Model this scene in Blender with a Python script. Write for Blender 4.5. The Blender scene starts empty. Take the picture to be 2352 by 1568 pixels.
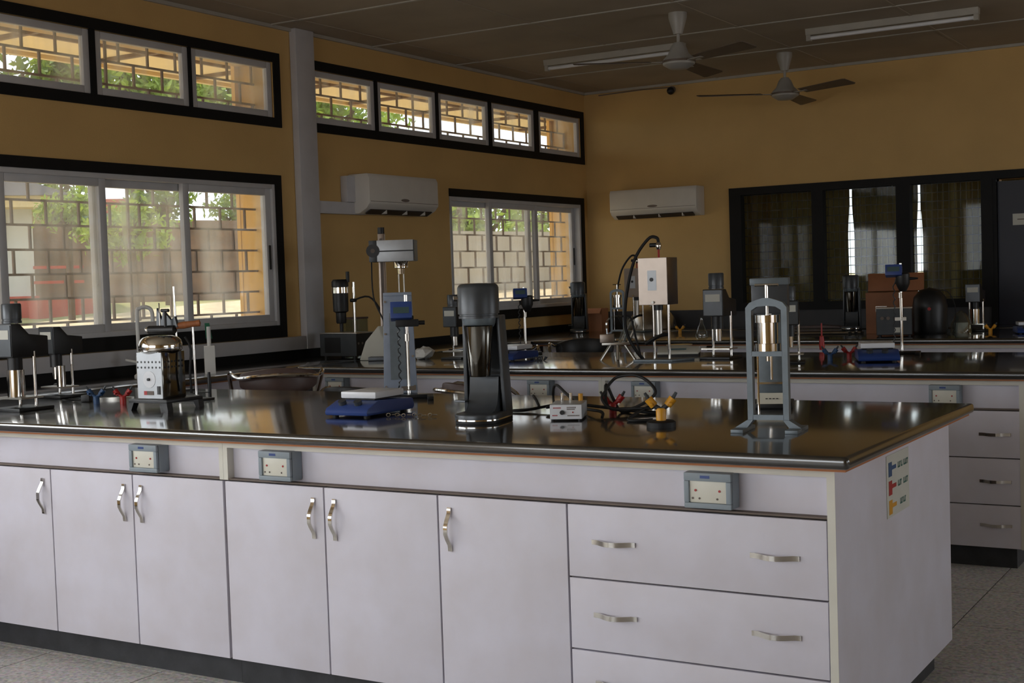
import bpy, bmesh, math, random
import numpy as np
from mathutils import Vector, Matrix
random.seed(7)
SC = bpy.context.scene
COL = SC.collection
PI = math.pi

# ------------------------------------------------------------------ camera
FPX, YAW, PITCH, ROLL, CAMH = 3059.8, 0.5454, -0.0456, -0.0329, 1.3747
_cy, _sy = math.cos(YAW), math.sin(YAW)
FW = Vector((-_sy*math.cos(PITCH), _cy*math.cos(PITCH), math.sin(PITCH)))
_r0 = Vector((_cy, _sy, 0)); _u0 = _r0.cross(FW)
RT = math.cos(ROLL)*_r0 + math.sin(ROLL)*_u0
UP = RT.cross(FW)
CAMP = Vector((0, 0, CAMH))
cam = bpy.data.cameras.new('camera'); cam.sensor_width = 36; cam.lens = 36*FPX/2352
cam.clip_start = 0.05; cam.clip_end = 300
co = bpy.data.objects.new('camera', cam); COL.objects.link(co)
co.matrix_world = Matrix(((RT.x, UP.x, -FW.x, 0), (RT.y, UP.y, -FW.y, 0), (RT.z, UP.z, -FW.z, CAMH), (0, 0, 0, 1)))
SC.camera = co

# ------------------------------------------------------------------ world, sun, daylight, exposure
SC.view_settings.view_transform = 'Standard'
SC.view_settings.look = 'None'
SC.view_settings.gamma = 1
SC.view_settings.use_curve_mapping = False
SC.view_settings.exposure = 0.0
W = bpy.data.worlds.new('sky'); SC.world = W; W.use_nodes = True
_bg = W.node_tree.nodes['Background']; _bg.inputs[0].default_value = (0.86, 0.93, 1, 1); _bg.inputs[1].default_value = 2.1
_sun = bpy.data.lights.new('sun', 'SUN'); _sun.energy = 5.0; _sun.angle = 0.05; _sun.color = (1, .93, .8)
_so = bpy.data.objects.new('sun', _sun); COL.objects.link(_so)
_so.rotation_euler = Vector((0.5, 0.25, -0.9)).to_track_quat('-Z', 'Y').to_euler()
XRW = 4.6
def daylight(name, loc, target, sx, sy, power, color=(.93, .96, 1)):
    l = bpy.data.lights.new(name, 'AREA'); l.shape = 'RECTANGLE'; l.size = sx; l.size_y = sy; l.energy = power; l.color = color
    o = bpy.data.objects.new(name, l); COL.objects.link(o); o.location = loc
    o.rotation_euler = (Vector(target)-Vector(loc)).to_track_quat('-Z', 'Y').to_euler()
    return o
# daylight in the window openings behind the camera (front wall and the near end of the window wall)
daylight('daylight_front_window', (-3.6, -3.12, 1.55), (-3.6, 0, 1.55), 4.0, 1.9, 64)
daylight('daylight_side_window', (-6.02, 0.4, 1.6), (0, 0.4, 1.6), 4.4, 1.0, 125)
daylight('right_fill_light', (XRW+.1, 1.4, 1.55), (0, 1.4, 1.5), 3.4, 1.3, 5)  # added fill light for the end panel and right floor, its window is invented
daylight('right_fill_light_far', (XRW+.1, 7.4, 1.55), (0, 7.4, 1.5), 3.2, 1.2, 36)  # second added fill, lifts the far window wall, no known window here

# ------------------------------------------------------------------ materials
def lin(c):
    return tuple(((v/255+.055)/1.055)**2.4 if v > 10 else v/255/12.92 for v in c)
MATS = {}
def mat(name, rgb, rough=.5, metal=0, vary=.06, scale=8., bump=0, bscale=60, alt=None, spec=.5, coat=0, stretch=None):
    if name in MATS: return MATS[name]
    m = bpy.data.materials.new(name); m.use_nodes = True; nt = m.node_tree; N = nt.nodes; L = nt.links
    b = N['Principled BSDF']; c = lin(rgb)
    b.inputs['Roughness'].default_value = rough; b.inputs['Metallic'].default_value = metal
    b.inputs['Specular IOR Level'].default_value = spec
    if coat: b.inputs['Coat Weight'].default_value = coat; b.inputs['Coat Roughness'].default_value = .09
    tc = N.new('ShaderNodeTexCoord'); vec = tc.outputs['Object']
    if stretch:
        mp = N.new('ShaderNodeMapping'); mp.inputs['Scale'].default_value = stretch; L.new(vec, mp.inputs['Vector']); vec = mp.outputs[0]
    nz = N.new('ShaderNodeTexNoise'); nz.inputs['Scale'].default_value = scale; nz.inputs['Detail'].default_value = 4
    L.new(vec, nz.inputs['Vector'])
    mx = N.new('ShaderNodeMix'); mx.data_type = 'RGBA'
    a2 = lin(alt) if alt else tuple(max(0, v*(1-2*vary)) for v in c)
    mx.inputs[6].default_value = (*c, 1); mx.inputs[7].default_value = (*a2, 1)
    rp = N.new('ShaderNodeMapRange'); rp.inputs[1].default_value = .35; rp.inputs[2].default_value = .7
    L.new(nz.outputs[0], rp.inputs[0]); L.new(rp.outputs[0], mx.inputs[0]); L.new(mx.outputs[2], b.inputs['Base Color'])
    if bump:
        n2 = N.new('ShaderNodeTexNoise'); n2.inputs['Scale'].default_value = bscale; L.new(tc.outputs['Object'], n2.inputs['Vector'])
        bp = N.new('ShaderNodeBump'); bp.inputs['Strength'].default_value = bump; bp.inputs['Distance'].default_value = .01
        L.new(n2.outputs[0], bp.inputs['Height']); L.new(bp.outputs[0], b.inputs['Normal'])
    MATS[name] = m; return m
def glassmat(name, tint=(1, 1, 1), refl=.06, dirt_haze=.05, dirt_haze_col=(.8, .8, .75)):
    m = bpy.data.materials.new(name); m.use_nodes = True; nt = m.node_tree; N = nt.nodes; L = nt.links
    N.remove(N['Principled BSDF']); out = N['Material Output']
    t = N.new('ShaderNodeBsdfTransparent'); t.inputs[0].default_value = (*tint, 1)
    g = N.new('ShaderNodeBsdfGlossy'); g.inputs['Roughness'].default_value = .03
    d = N.new('ShaderNodeBsdfTranslucent'); d.inputs[0].default_value = (*dirt_haze_col, 1)
    s1 = N.new('ShaderNodeMixShader'); s2 = N.new('ShaderNodeMixShader'); s1.inputs[0].default_value = refl
    nz = N.new('ShaderNodeTexNoise'); nz.inputs['Scale'].default_value = 2.0
    tc = N.new('ShaderNodeTexCoord'); mp = N.new('ShaderNodeMapping'); mp.inputs['Scale'].default_value = (1, 2.6, .45)
    L.new(tc.outputs['Object'], mp.inputs['Vector']); L.new(mp.outputs[0], nz.inputs['Vector'])
    mr = N.new('ShaderNodeMapRange'); mr.inputs[1].default_value = .4; mr.inputs[2].default_value = .75; mr.inputs[3].default_value = dirt_haze*.3; mr.inputs[4].default_value = dirt_haze*2  # dirt film that also paints in haze and streaky reflections
    L.new(nz.outputs[0], mr.inputs[0]); L.new(mr.outputs[0], s2.inputs[0])
    L.new(t.outputs[0], s1.inputs[1]); L.new(g.outputs[0], s1.inputs[2]); L.new(s1.outputs[0], s2.inputs[1]); L.new(d.outputs[0], s2.inputs[2])
    L.new(s2.outputs[0], out.inputs[0]); return m

M = dict(
 wall=mat('ochre_wall_paint', (208, 172, 110), .75, vary=.05, scale=2.5, bump=.08, bscale=90),
 dado=mat('dark_grey_wall_band', (62, 62, 64), .6, vary=.1),
 black=mat('black_gloss_paint', (20, 19, 18), .6, vary=.15, spec=.25),
 ceil=mat('ceiling_board', (172, 160, 142), .85, vary=.08, scale=1.6),
 batten=mat('white_batten', (176, 172, 162), .6),
 white=mat('white_aluminium', (196, 196, 198), .45, vary=.04),
 trunk=mat('white_plastic_trunking', (196, 195, 198), .5, vary=.04),
 lilac=mat('white_laminate', (221, 219, 231), .42, vary=.03, scale=5, alt=(212, 208, 216)),
 edge=mat('cream_edge_strip', (222, 220, 208), .5, vary=.04),
 gap=mat('grey_brown_gap', (120, 108, 100), .8),
 plinth=mat('dark_grey_plinth', (58, 60, 64), .6, vary=.2, scale=14, bump=.1),
 top=mat('black_resin_worktop', (40, 38, 34), .24, vary=.2, scale=3, spec=1.0, coat=1.0),
 ply=mat('orange_plywood_edge', (176, 108, 58), .6, stretch=(2, 2, 60)),
 chrome=mat('polished_chrome', (225, 222, 216), .1, 1, vary=.03),
 cupsteel=mat('dark_polished_steel', (120, 118, 112), .09, 1, vary=.03),
 steel=mat('brushed_steel', (190, 186, 178), .28, 1, vary=.06, scale=20),
 alu=mat('aluminium_sheet', (158, 146, 136), .34, 1, vary=.05, scale=12),
 alup=mat('painted_aluminium_face', (196, 200, 204), .4, .3, vary=.05, scale=20),
 grey=mat('grey_hammered_enamel', (112, 122, 128), .4, .25, vary=.08, scale=30),
 dgrey=mat('dark_grey_enamel', (72, 76, 80), .35, .2, vary=.08, scale=20),
 bgrey=mat('blue_grey_paint', (138, 148, 164), .45, .1, vary=.08, scale=15),
 blk=mat('black_plastic', (24, 24, 25), .45, vary=.15, scale=20),
 rubber=mat('black_rubber', (20, 19, 19), .6, vary=.15),
 sock=mat('grey_socket_plastic', (142, 154, 162), .5, vary=.04),
 cream=mat('cream_plastic', (224, 222, 208), .4, vary=.03),
 blue=mat('blue_plastic', (52, 76, 140), .4, vary=.06),
 blue2=mat('deep_blue_plastic', (40, 66, 130), .4, vary=.06),
 lcd=mat('grey_green_display', (70, 92, 92), .3),
 plate=mat('white_ceramic', (232, 234, 238), .3, vary=.03),
 red=mat('red_plastic', (176, 40, 38), .4),
 yellow=mat('yellow_plastic', (224, 160, 40), .4),
 tapblue=mat('tap_blue_plastic', (46, 84, 130), .4),
 green=mat('green_plastic', (30, 110, 80), .4),
 wood=mat('varnished_wood', (170, 104, 62), .5, stretch=(2, 2, 25), vary=.15),
 crate=mat('brown_case', (150, 96, 60), .6, vary=.1),
 card=mat('cardboard', (190, 132, 96), .8, vary=.06),
 brown=mat('brown_vinyl', (92, 72, 66), .45, vary=.1),
 paper=mat('paper', (204, 203, 192), .8, vary=.03),
 ink=mat('green_ink', (60, 104, 96), .8),
 grille=mat('brown_iron_bar', (104, 74, 52), .6, vary=.15, scale=20),
 fan=mat('fan_grey_enamel', (168, 166, 160), .4, vary=.05),
 blade=mat('fan_blade_brown', (104, 90, 78), .45, vary=.08),
 acw=mat('white_air_conditioner_plastic', (218, 214, 206), .45, vary=.03),
 acd=mat('dark_louvre', (54, 46, 42), .6),
 tile=mat('terrazzo', (208, 202, 192), .5, vary=.2, scale=60, alt=(170, 161, 152), bump=.03),
 joint=mat('tile_joint', (84, 76, 70), .8),
 curtain=mat('olive_curtain', (176, 164, 112), .85, stretch=(30, 1, 1), vary=.1),
 door=mat('dark_blue_door', (38, 40, 52), .5),
 clear=mat('clear_acrylic', (200, 205, 205), .08, vary=.02),
 white2=mat('white_plastic', (230, 230, 226), .45, vary=.03),
)
M['glass'] = glassmat('window_glass', refl=.05, dirt_haze=.17)
M['labglass'] = glassmat('lab_glass', (.86, .9, .88), .14, .03)
# terrazzo chips
def terrazzo():
    m = MATS['terrazzo']; nt = m.node_tree; N = nt.nodes; L = nt.links; b = N['Principled BSDF']
    v = N.new('ShaderNodeTexVoronoi'); v.inputs['Scale'].default_value = 90
    tc = N.new('ShaderNodeTexCoord'); L.new(tc.outputs['Generated'], v.inputs['Vector']); L.new(tc.outputs['Object'], v.inputs['Vector'])
    old = b.inputs['Base Color'].links[0].from_socket
    mx = N.new('ShaderNodeMix'); mx.data_type = 'RGBA'; mx.blend_type = 'OVERLAY'; mx.inputs[0].default_value = .35
    L.new(old, mx.inputs[6]); L.new(v.outputs['Color'], mx.inputs[7])
    hs = N.new('ShaderNodeHueSaturation'); hs.inputs['Saturation'].default_value = .35; L.new(mx.outputs[2], hs.inputs['Color'])
    L.new(hs.outputs[0], b.inputs['Base Color'])
terrazzo()
def translucent(m, rgb, f):
    nt = m.node_tree; b = nt.nodes['Principled BSDF']; tr = nt.nodes.new('ShaderNodeBsdfTranslucent'); tr.inputs[0].default_value = (*lin(rgb), 1)
    ms = nt.nodes.new('ShaderNodeMixShader'); ms.inputs[0].default_value = f; nt.links.new(b.outputs[0], ms.inputs[1]); nt.links.new(tr.outputs[0], ms.inputs[2]); nt.links.new(ms.outputs[0], nt.nodes['Material Output'].inputs[0])
translucent(M['curtain'], (128, 122, 62), .3)
M['dimglass'] = glassmat('dim_window_glass', (.9, .92, .9), .012, .01)

# ------------------------------------------------------------------ mesh helpers
class MB:
    def __init__(s): s.v = []; s.f = []; s.m = Matrix.Identity(4)
    def add(s, vs, fs):
        n = len(s.v); s.v += [tuple(s.m @ Vector(p)) for p in vs]; s.f += [tuple(n+i for i in f) for f in fs]; return s
    def box(s, x0, y0, z0, x1, y1, z1):
        return s.add([(x0, y0, z0), (x1, y0, z0), (x1, y1, z0), (x0, y1, z0), (x0, y0, z1), (x1, y0, z1), (x1, y1, z1), (x0, y1, z1)],
                     [(3, 2, 1, 0), (4, 5, 6, 7), (0, 1, 5, 4), (1, 2, 6, 5), (2, 3, 7, 6), (3, 0, 4, 7)])
    def cb(s, cx, cy, z0, sx, sy, h): return s.box(cx-sx/2, cy-sy/2, z0, cx+sx/2, cy+sy/2, z0+h)
    def cyl(s, p0, p1, r0, r1=None, n=16):
        r1 = r0 if r1 is None else r1; p0 = Vector(p0); p1 = Vector(p1); d = (p1-p0).normalized()
        a = d.orthogonal().normalized(); b = d.cross(a); vs = []
        for p, r in ((p0, r0), (p1, r1)):
            for i in range(n):
                t = 2*PI*i/n; vs.append(p+r*(math.cos(t)*a+math.sin(t)*b))
        return s.add(vs, [(i, (i+1) % n, n+(i+1) % n, n+i) for i in range(n)]+[tuple(range(n-1, -1, -1)), tuple(range(n, 2*n))])
    def lathe(s, prof, c=(0, 0, 0), n=24, ang=2*PI):
        vs = []; fs = []; k = len(prof)
        for i in range(n):
            t = 2*PI*i/n
            for r, z in prof: vs.append((c[0]+r*math.cos(t), c[1]+r*math.sin(t), c[2]+z))
        for i in range(n):
            for j in range(k-1):
                a = i*k+j; b = ((i+1) % n)*k+j; fs.append((a, b, b+1, a+1))
        if prof[0][0] > 1e-5: fs.append(tuple(i*k for i in range(n-1, -1, -1)))
        if prof[-1][0] > 1e-5: fs.append(tuple(i*k+k-1 for i in range(n)))
        return s.add(vs, fs)
    def tube(s, pts, r, n=8, smooth=3, closed=False):
        P = [Vector(p) for p in pts]
        if smooth > 1 and len(P) > 2:
            Q = []
            for i in range(len(P)-1):
                p0 = P[max(i-1, 0)]; p1 = P[i]; p2 = P[i+1]; p3 = P[min(i+2, len(P)-1)]
                for k in range(smooth):
                    t = k/smooth
                    Q.append(.5*((2*p1)+(p2-p0)*t+(2*p0-5*p1+4*p2-p3)*t*t+(3*p1-p0-3*p2+p3)*t**3))
            Q.append(P[-1]); P = Q
        vs = []; fs = []; a = None
        for i, p in enumerate(P):
            d = (P[min(i+1, len(P)-1)]-P[max(i-1, 0)]).normalized()
            if a is None: a = d.orthogonal().normalized()
            a = (a-d*a.dot(d)).normalized(); b = d.cross(a)
            for k in range(n):
                t = 2*PI*k/n; vs.append(p+r*(math.cos(t)*a+math.sin(t)*b))
        for i in range(len(P)-1):
            for k in range(n): fs.append((i*n+k, i*n+(k+1) % n, (i+1)*n+(k+1) % n, (i+1)*n+k))
        fs += [tuple(range(n-1, -1, -1)), tuple((len(P)-1)*n+k for k in range(n))]
        return s.add(vs, fs)
    def prism(s, poly, axis, a, b):
        # poly: 2d points; axis 'x': (y,z) swept in x; 'y': (x,z); 'z': (x,y)
        def P(u, v, w): return {'x': (w, u, v), 'y': (u, w, v), 'z': (u, v, w)}[axis]
        n = len(poly); vs = [P(u, v, a) for u, v in poly]+[P(u, v, b) for u, v in poly]
        return s.add(vs, [tuple(range(n-1, -1, -1)), tuple(range(n, 2*n))]+[(i, (i+1) % n, n+(i+1) % n, n+i) for i in range(n)])
    def ball(s, c, r, n=12, sz=1.):
        k = n//2; prof = [(max(r*math.sin(PI*j/k), 0), -r*sz*math.cos(PI*j/k)) for j in range(k+1)]
        return s.lathe(prof, c, n)
    def strip(s, pts, w, t, axis='x'):
        # flat strip following (a,b) profile in a plane normal to axis, width w along axis, thickness t
        P = [Vector(p) for p in pts]; up = []; dn = []
        for i, p in enumerate(P):
            d = (P[min(i+1, len(P)-1)]-P[max(i-1, 0)]).normalized(); nn = Vector((-d.y, d.x))
            up.append(p+nn*t/2); dn.append(p-nn*t/2)
        return s.prism([tuple(q) for q in up]+[tuple(q) for q in reversed(dn)], axis, -w/2, w/2)
    def rot(s, rx=0, ry=0, rz=0, loc=(0, 0, 0)):
        s.m = Matrix.Translation(loc) @ Matrix.Rotation(rz, 4, 'Z') @ Matrix.Rotation(ry, 4, 'Y') @ Matrix.Rotation(rx, 4, 'X'); return s
    def build(s, name, m, parent=None, bevel=0, smooth=True, seg=2):
        me = bpy.data.meshes.new(name); me.from_pydata(s.v, [], s.f); me.update()
        bm = bmesh.new(); bm.from_mesh(me); bmesh.ops.recalc_face_normals(bm, faces=bm.faces)
        if bevel:
            es = [e for e in bm.edges if len(e.link_faces) == 2 and e.calc_face_angle(0) > .6]
            bmesh.ops.bevel(bm, geom=es, offset=bevel, segments=seg, affect='EDGES', profile=.6, clamp_overlap=True)
        bm.to_mesh(me); bm.free()
        if smooth:
            me.shade_smooth(); me.set_sharp_from_angle(angle=.65)
        me.materials.append(M[m] if isinstance(m, str) else m)
        o = bpy.data.objects.new(name, me); COL.objects.link(o)
        if parent is not None: o.parent = parent
        return o
def tag(o, label=None, cat=None, group=None, kind=None):
    if label: o['label'] = label
    if cat: o['category'] = cat
    if group: o['group'] = group
    if kind: o['kind'] = kind
    return o
def thing(name, label, cat, loc=(0, 0, 0), rz=0, group=None):
    o = bpy.data.objects.new(name, None); COL.objects.link(o); o.location = loc; o.rotation_euler = (0, 0, rz); o.empty_display_size = .05
    return tag(o, label, cat, group)
def struct(name, label=None):
    o = bpy.data.objects.new(name, None); COL.objects.link(o); o.empty_display_size = .1
    return tag(o, label, None, None, 'structure')
def dup(o, parent):
    c = o.copy(); COL.objects.link(c); c.parent = parent; return c
def B(*a): return MB().box(*a)
# where the ray through a pixel of the 2352 x 1568 picture meets a horizontal surface (benches, ceiling): used to survey positions
def at(u, v, z=.9):
    d = FW+(u-1176)/FPX*RT-(v-784)/FPX*UP
    return CAMP+d*((z-CAMH)/d.z)
def onY(u, v, y):
    d = FW+(u-1176)/FPX*RT-(v-784)/FPX*UP
    return CAMP+d*(y/d.y)

# ------------------------------------------------------------------ room dimensions
XL, XR, YF, YB, ZC = -5.9, 4.6, -3.0, 11.17, 3.11
TH = .3
ZT = .9            # worktop height

# floor
fl = struct('floor', 'beige terrazzo tile floor')
MB().box(XL-TH, YF-TH, -.12, XR+TH, YB+TH, -.006).build('slab', 'joint', fl)
_tm = B(-.297, -.297, -.006, .297, .297, 0)
tile0 = None
for i in range(-10, 8):
    for j in range(-5, 19):
        if j > 11 and i > 0: continue
        x, y = i*.6+.3, j*.6+.1
        if not (XL+.2 < x < XR-.2 and YF+.2 < y < YB-.2): continue
        if y < 1.6 and j % 1 == 0 and y < -2.4: continue
        if tile0 is None:
            tile0 = _tm.build('tile', 'tile', fl); o = tile0
        else: o = dup(tile0, fl)
        o.location = (x, y, 0)

# walls with openings
def wall_with_openings(name, label, u0, u1, z0, z1, opens, put, m='wall'):
    w = struct(name, label); mb = MB(); cuts = sorted({u0, u1, *[o[0] for o in opens], *[o[1] for o in opens]})
    for a, b in zip(cuts, cuts[1:]):
        zs = sorted([(o[2], o[3]) for o in opens if o[0] <= a+1e-6 and o[1] >= b-1e-6]); z = z0
        for p, q in zs:
            if p > z: put(mb, a, b, z, p)
            z = q
        if z1 > z: put(mb, a, b, z, z1)
    mb.build('masonry', m, w, smooth=False); return w
LOWZ = (1.13, 2.06); UPZ = (2.50, 2.865)
LOWA = (3.93, 6.76); LOWB = (8.83, 11.03); UPA = (3.76, 6.79); UPB = (7.18, 11.07)
LOWC = (-2.4, 2.9); UPC = (-2.5, 3.0)
ops = [(*LOWA, *LOWZ), (*LOWB, *LOWZ), (*UPA, *UPZ), (*UPB, *UPZ), (*LOWC, *LOWZ), (*UPC, *UPZ)]
wl = wall_with_openings('wall_left', 'ochre painted wall with the grilled windows', YF-TH, YB+TH, -.1, ZC, ops,
                        lambda mb, a, b, p, q: mb.box(XL-TH, a, p, XL, b, q))
BWX = (-4.41, -2.29); BWZ = (1.08, 2.07); DRX = (-2.2, -1.25)
wb = wall_with_openings('wall_back', 'ochre painted end wall with dark meshed window', XL, XR+TH, -.1, ZC,
                        [(*BWX, *BWZ), (*DRX, -.1, 2.06)], lambda mb, a, b, p, q: mb.box(a, YB, p, b, YB+.2, q))
B(XL, YB-.006, .02, BWX[0]-.06, YB+.001, 1.055).build('dado_band', 'dado', wb)
B(BWX[0]-.06, YB-.006, .02, BWX[1]+.06, YB+.001, 1.045).build('dado_band', 'dado', wb)
wr = wall_with_openings('wall_right', 'ochre painted wall', YF-TH, YB+TH, -.1, ZC, [(-.4, 3.2, .85, 2.25), (5.7, 9.1, .9, 2.2)], lambda mb, a, b, p, q: mb.box(XR, a, p, XR+TH, b, q))  # both openings added only to house the fill lights
wf = wall_with_openings('wall_front', 'ochre painted wall', XL-TH, XR+TH, -.1, ZC, [(-5.6, -1.6, .6, 2.5)],
                        lambda mb, a, b, p, q: mb.box(a, YF-TH, p, b, YF, q))

# ceiling: boards with battens
ce = struct('ceiling', 'board ceiling with white battens')
MB().box(XL-TH, YF-TH, ZC+.012, XR+TH, YB+TH, ZC+.12).build('slab', 'ceil', ce)
cxs = [XL, -5.65, -4.55, -3.5, -2.4, -1.3, -.2, .9, 2.0, 3.1, XR]
cys = [YB, 10.08, 8.98, 7.88, 6.78, 5.68, 4.58, 3.48, 2.38, 1.28, .18, -.92, -2.02, YF]
for a, b in zip(cxs, cxs[1:]):
    for c, d in zip(cys, cys[1:]):
        B(a+.004, d+.004, ZC, b-.004, c-.004, ZC+.012).build('panel', 'ceil', ce, smooth=False)
for y in cys[1:-1]:
    B(XL, y-.012, ZC-.007, XR, y+.012, ZC).build('batten', 'batten', ce)
for x in cxs[1:-1]:
    B(x-.011, YF, ZC-.004, x+.011, YB, ZC).build('joint_strip', 'ceil', ce)
for k, (a) in enumerate([(XL, YB-.02, ZC-.022, XR, YB, ZC), (XL, YF, ZC-.022, XL+.02, YB, ZC)]):
    t_ = tag(B(*a).build('trim_%d' % (k+1), 'batten'), 'white cornice bead at the ceiling edge', kind='structure')

# ------------------------------------------------------------------ windows
def rect_frame(mb, y0, y1, z0, z1, w, x0, x1, wl_=None):
    wl_ = wl_ or w
    mb.box(x0, y0, z0, x1, y0+wl_, z1).box(x0, y1-wl_, z0, x1, y1, z1).box(x0, y0+wl_, z0, x1, y1-wl_, z0+w).box(x0, y0+wl_, z1-w, x1, y1-wl_, z1)
    return mb
def window(n, label, op, z, sashes, slide, left_trim=True, tr=.062):
    w = struct('window_%d' % n, label)
    mb = MB(); y0, y1 = op; z0, z1 = z
    if left_trim: mb.box(XL, y0-tr, z0-tr, XL+.012, y0, z1+tr)
    zb = z0-(.08 if slide else tr)
    mb.box(XL, y1, zb, XL+.012, y1+tr, z1+tr).box(XL, y0, z1, XL+.012, y1, z1+tr).box(XL, y0, zb, XL+.012, y1, z0)
    mb.build('black_surround', 'black', w)
    if slide:
        rect_frame(MB(), y0, y1, z0, z1, .03, XL-.1, XL+.006).build('outer_frame', 'white', w, bevel=.004)
    else:
        for (a, b), (c, d) in zip(sashes, sashes[1:]):
            B(XL-.05, b, z0, XL+.004, c, z1).build('mullion', 'black', w)
    for k, (a, b) in enumerate(sashes):
        dx = (-.012 if k % 2 else -.052) if slide else -.004
        s = rect_frame(MB(), a, b, z0+(.028 if slide else .003), z1-(.028 if slide else .003), .046 if slide else .042, XL+dx-.036, XL+dx, .05 if slide else .045).build('sash', 'white', w, bevel=.005)
        B(XL+dx-.02, a+.045, z0+.06 if slide else z0+.04, XL+dx-.016, b-.045, z1-.06 if slide else z1-.04).build('pane', 'glass', s)
        if slide and k in (0, len(sashes)-1):
            yy = b-.025 if k else a+.025
            B(XL+dx, yy-.009, 1.5, XL+dx+.006, yy+.009, 1.66).build('latch', 'blk', s, bevel=.003)
    return w
window(1, 'white sliding window above the near counter', LOWA, LOWZ, [(3.96, 4.66), (4.60, 5.335), (5.27, 6.03), (5.94, 6.73)], True)
window(2, 'white sliding window in the far corner', LOWB, LOWZ, [(8.86, 9.54), (9.44, 10.25), (10.14, 11.0)], True, left_trim=False)
window(3, 'high row of top-hung panes near the white trunking', UPA, UPZ, [(3.78, 4.5), (4.53, 5.255), (5.295, 6.02), (6.045, 6.78)], False)
window(4, 'high row of five panes by the far corner', UPB, UPZ, [(7.19, 7.90), (7.935, 8.69), (8.725, 9.465), (9.51, 10.22), (10.295, 11.06)], False)
window(5, 'sliding window', LOWC, LOWZ, [(-2.37, -1.05), (-1.1, .27), (.22, 1.6), (1.55, 2.87)], True)
window(6, 'high row of panes', UPC, UPZ, [(-2.48, -1.1), (-1.07, .25), (.28, 1.6), (1.63, 2.98)], False)

GX = XL-.17
_bar = {}
def bars(parent, name, x0, y0, z0, x1, y1, z1):
    return B(x0, y0, z0, x1, y1, z1).build(name, 'grille', parent, smooth=False)
def grille(label, y0, y1, z0, z1, zs, full, off=0.):
    g = thing('window_grille', label, 'grille', (GX, (y0+y1)/2, z0))
    cy = (y0+y1)/2; t = .0065
    for z in zs: bars(g, 'horizontal_bar', -t, y0-cy, z-z0-t, t, y1-cy, z-z0+t)
    lv = [z0]+list(zs)+[z1]
    lv = sorted(set(lv))
    for r, (a, b) in enumerate(zip(lv, lv[1:])):
        if b-a < .03: continue
        y = y0+off+(.115 if r % 2 else 0.)
        while y < y1-.02:
            if y > y0+.02 and all(abs(y-q) > .03 for q in full): bars(g, 'vertical_bar', -t, y-cy-t, a-z0+t, t, y-cy+t, b-z0-t)
            y += .23
    for q in full: bars(g, 'vertical_bar', -t, q-cy-t*1.15, 0, t, q-cy+t*1.15, z1-z0)
    return g
LZ = [1.222+.1365*k for k in range(7)]
grille('brown iron brick-pattern grille outside the near sliding window', LOWA[0]-.02, LOWA[1]+.02, 1.11, 2.08, LZ, [4.44, 5.64], .095)
grille('brown iron brick-pattern grille outside the far corner sliding window', LOWB[0]-.02, LOWB[1]+.02, 1.11, 2.08, LZ, [9.05], .07)
grille('iron grille behind the high panes near the white trunking', UPA[0]-.02, UPA[1]+.02, 2.48, 2.885, [2.60, 2.735], [4.3, 5.52], .04)
grille('iron grille behind the high five panes by the corner', UPB[0]-.02, UPB[1]+.02, 2.48, 2.885, [2.60, 2.735], [8.62], .1)

# back window: black frame, mesh, curtains beyond, door
w7 = struct('window_7', 'dark meshed window in the end wall')
mb = MB(); f0, f1 = BWX; g0, g1 = BWZ
for a, b in ((f0-.06, f0+.05), (-3.72, -3.62), (-3.0, -2.885), (f1-.03, f1+.06)): mb.box(a, YB-.02, g0-.02, b, YB+.07, g1+.05)
mb.box(f0-.06, YB-.021, g1-.01, DRX[1]+.06, YB+.06, g1+.055).box(f0-.06, YB-.021, g0-.04, f1+.06, YB+.06, g0+.03)
mb.build('black_frame', 'black', w7)
mb = MB()
for k in range(14): mb.box(f0, YB+.085, g0+.04+k*.072, f1, YB+.090, g0+.046+k*.072)
for k in range(47): mb.box(f0+.02+k*.046, YB+.089, g0, f0+.0235+k*.046, YB+.092, g1)
tag(mb.build('mesh_screen', 'blk', w7, smooth=False), kind='stuff')
for a, b in ((f0+.05, -3.72), (-3.62, -3.0), (-2.885, f1-.03)): B(a, YB+.04, g0+.03, b, YB+.044, g1-.01).build('pane', 'dimglass', w7)
# the next room seen through it: floor, walls, curtains hung across its windows
nr = struct('wall_beyond', 'dim passage beyond the end wall')
MB().box(-6, YB+.2, -.1, 0, YB+1.6, 0).box(-6, YB+.2, 2.6, 0, YB+1.6, 2.7).box(-6.1, YB+.2, 0, -6, YB+1.6, 2.6).box(0, YB+.2, 0, .1, YB+1.6, 2.6).box(-6, YB+1.5, 0, 0, YB+1.6, .8).box(-6, YB+1.5, 2.2, 0, YB+1.6, 2.6).build('passage_shell', 'wall', nr)
def curtain(x0, x1, label, back):
    # wavy cloth, narrowing slightly at mid height so that daylight shows in the gap
    mb = MB(); nx, nz = 40, 22; y = YB+1.25+back; vs = []; fs = []
    for j in range(nz+1):
        z = .3+2.2*j/nz; inn = .015*max(0, 1-((z-1.42)/.52)**2)-.004
        for i in range(nx+1):
            t = i/nx; x = x0+inn+(x1-x0-2*inn)*t; vs.append((x, y+.035*math.sin(t*(x1-x0)*42)+.01*math.sin(3*t+j), z))
    for j in range(nz):
        for i in range(nx): a = j*(nx+1)+i; fs.append((a, a+1, a+nx+2, a+nx+1))
    mb.add(vs, fs); o = mb.build('curtain', 'curtain'); sm = o.modifiers.new('thickness', 'SOLIDIFY'); sm.thickness = .004
    return tag(o, label, 'curtain', 'curtains beyond the end window')
cedge = [onY(u, 560, YB+1.25).x for u in (1650, 1953, 2011, 2111, 2201, 2420)]
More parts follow.
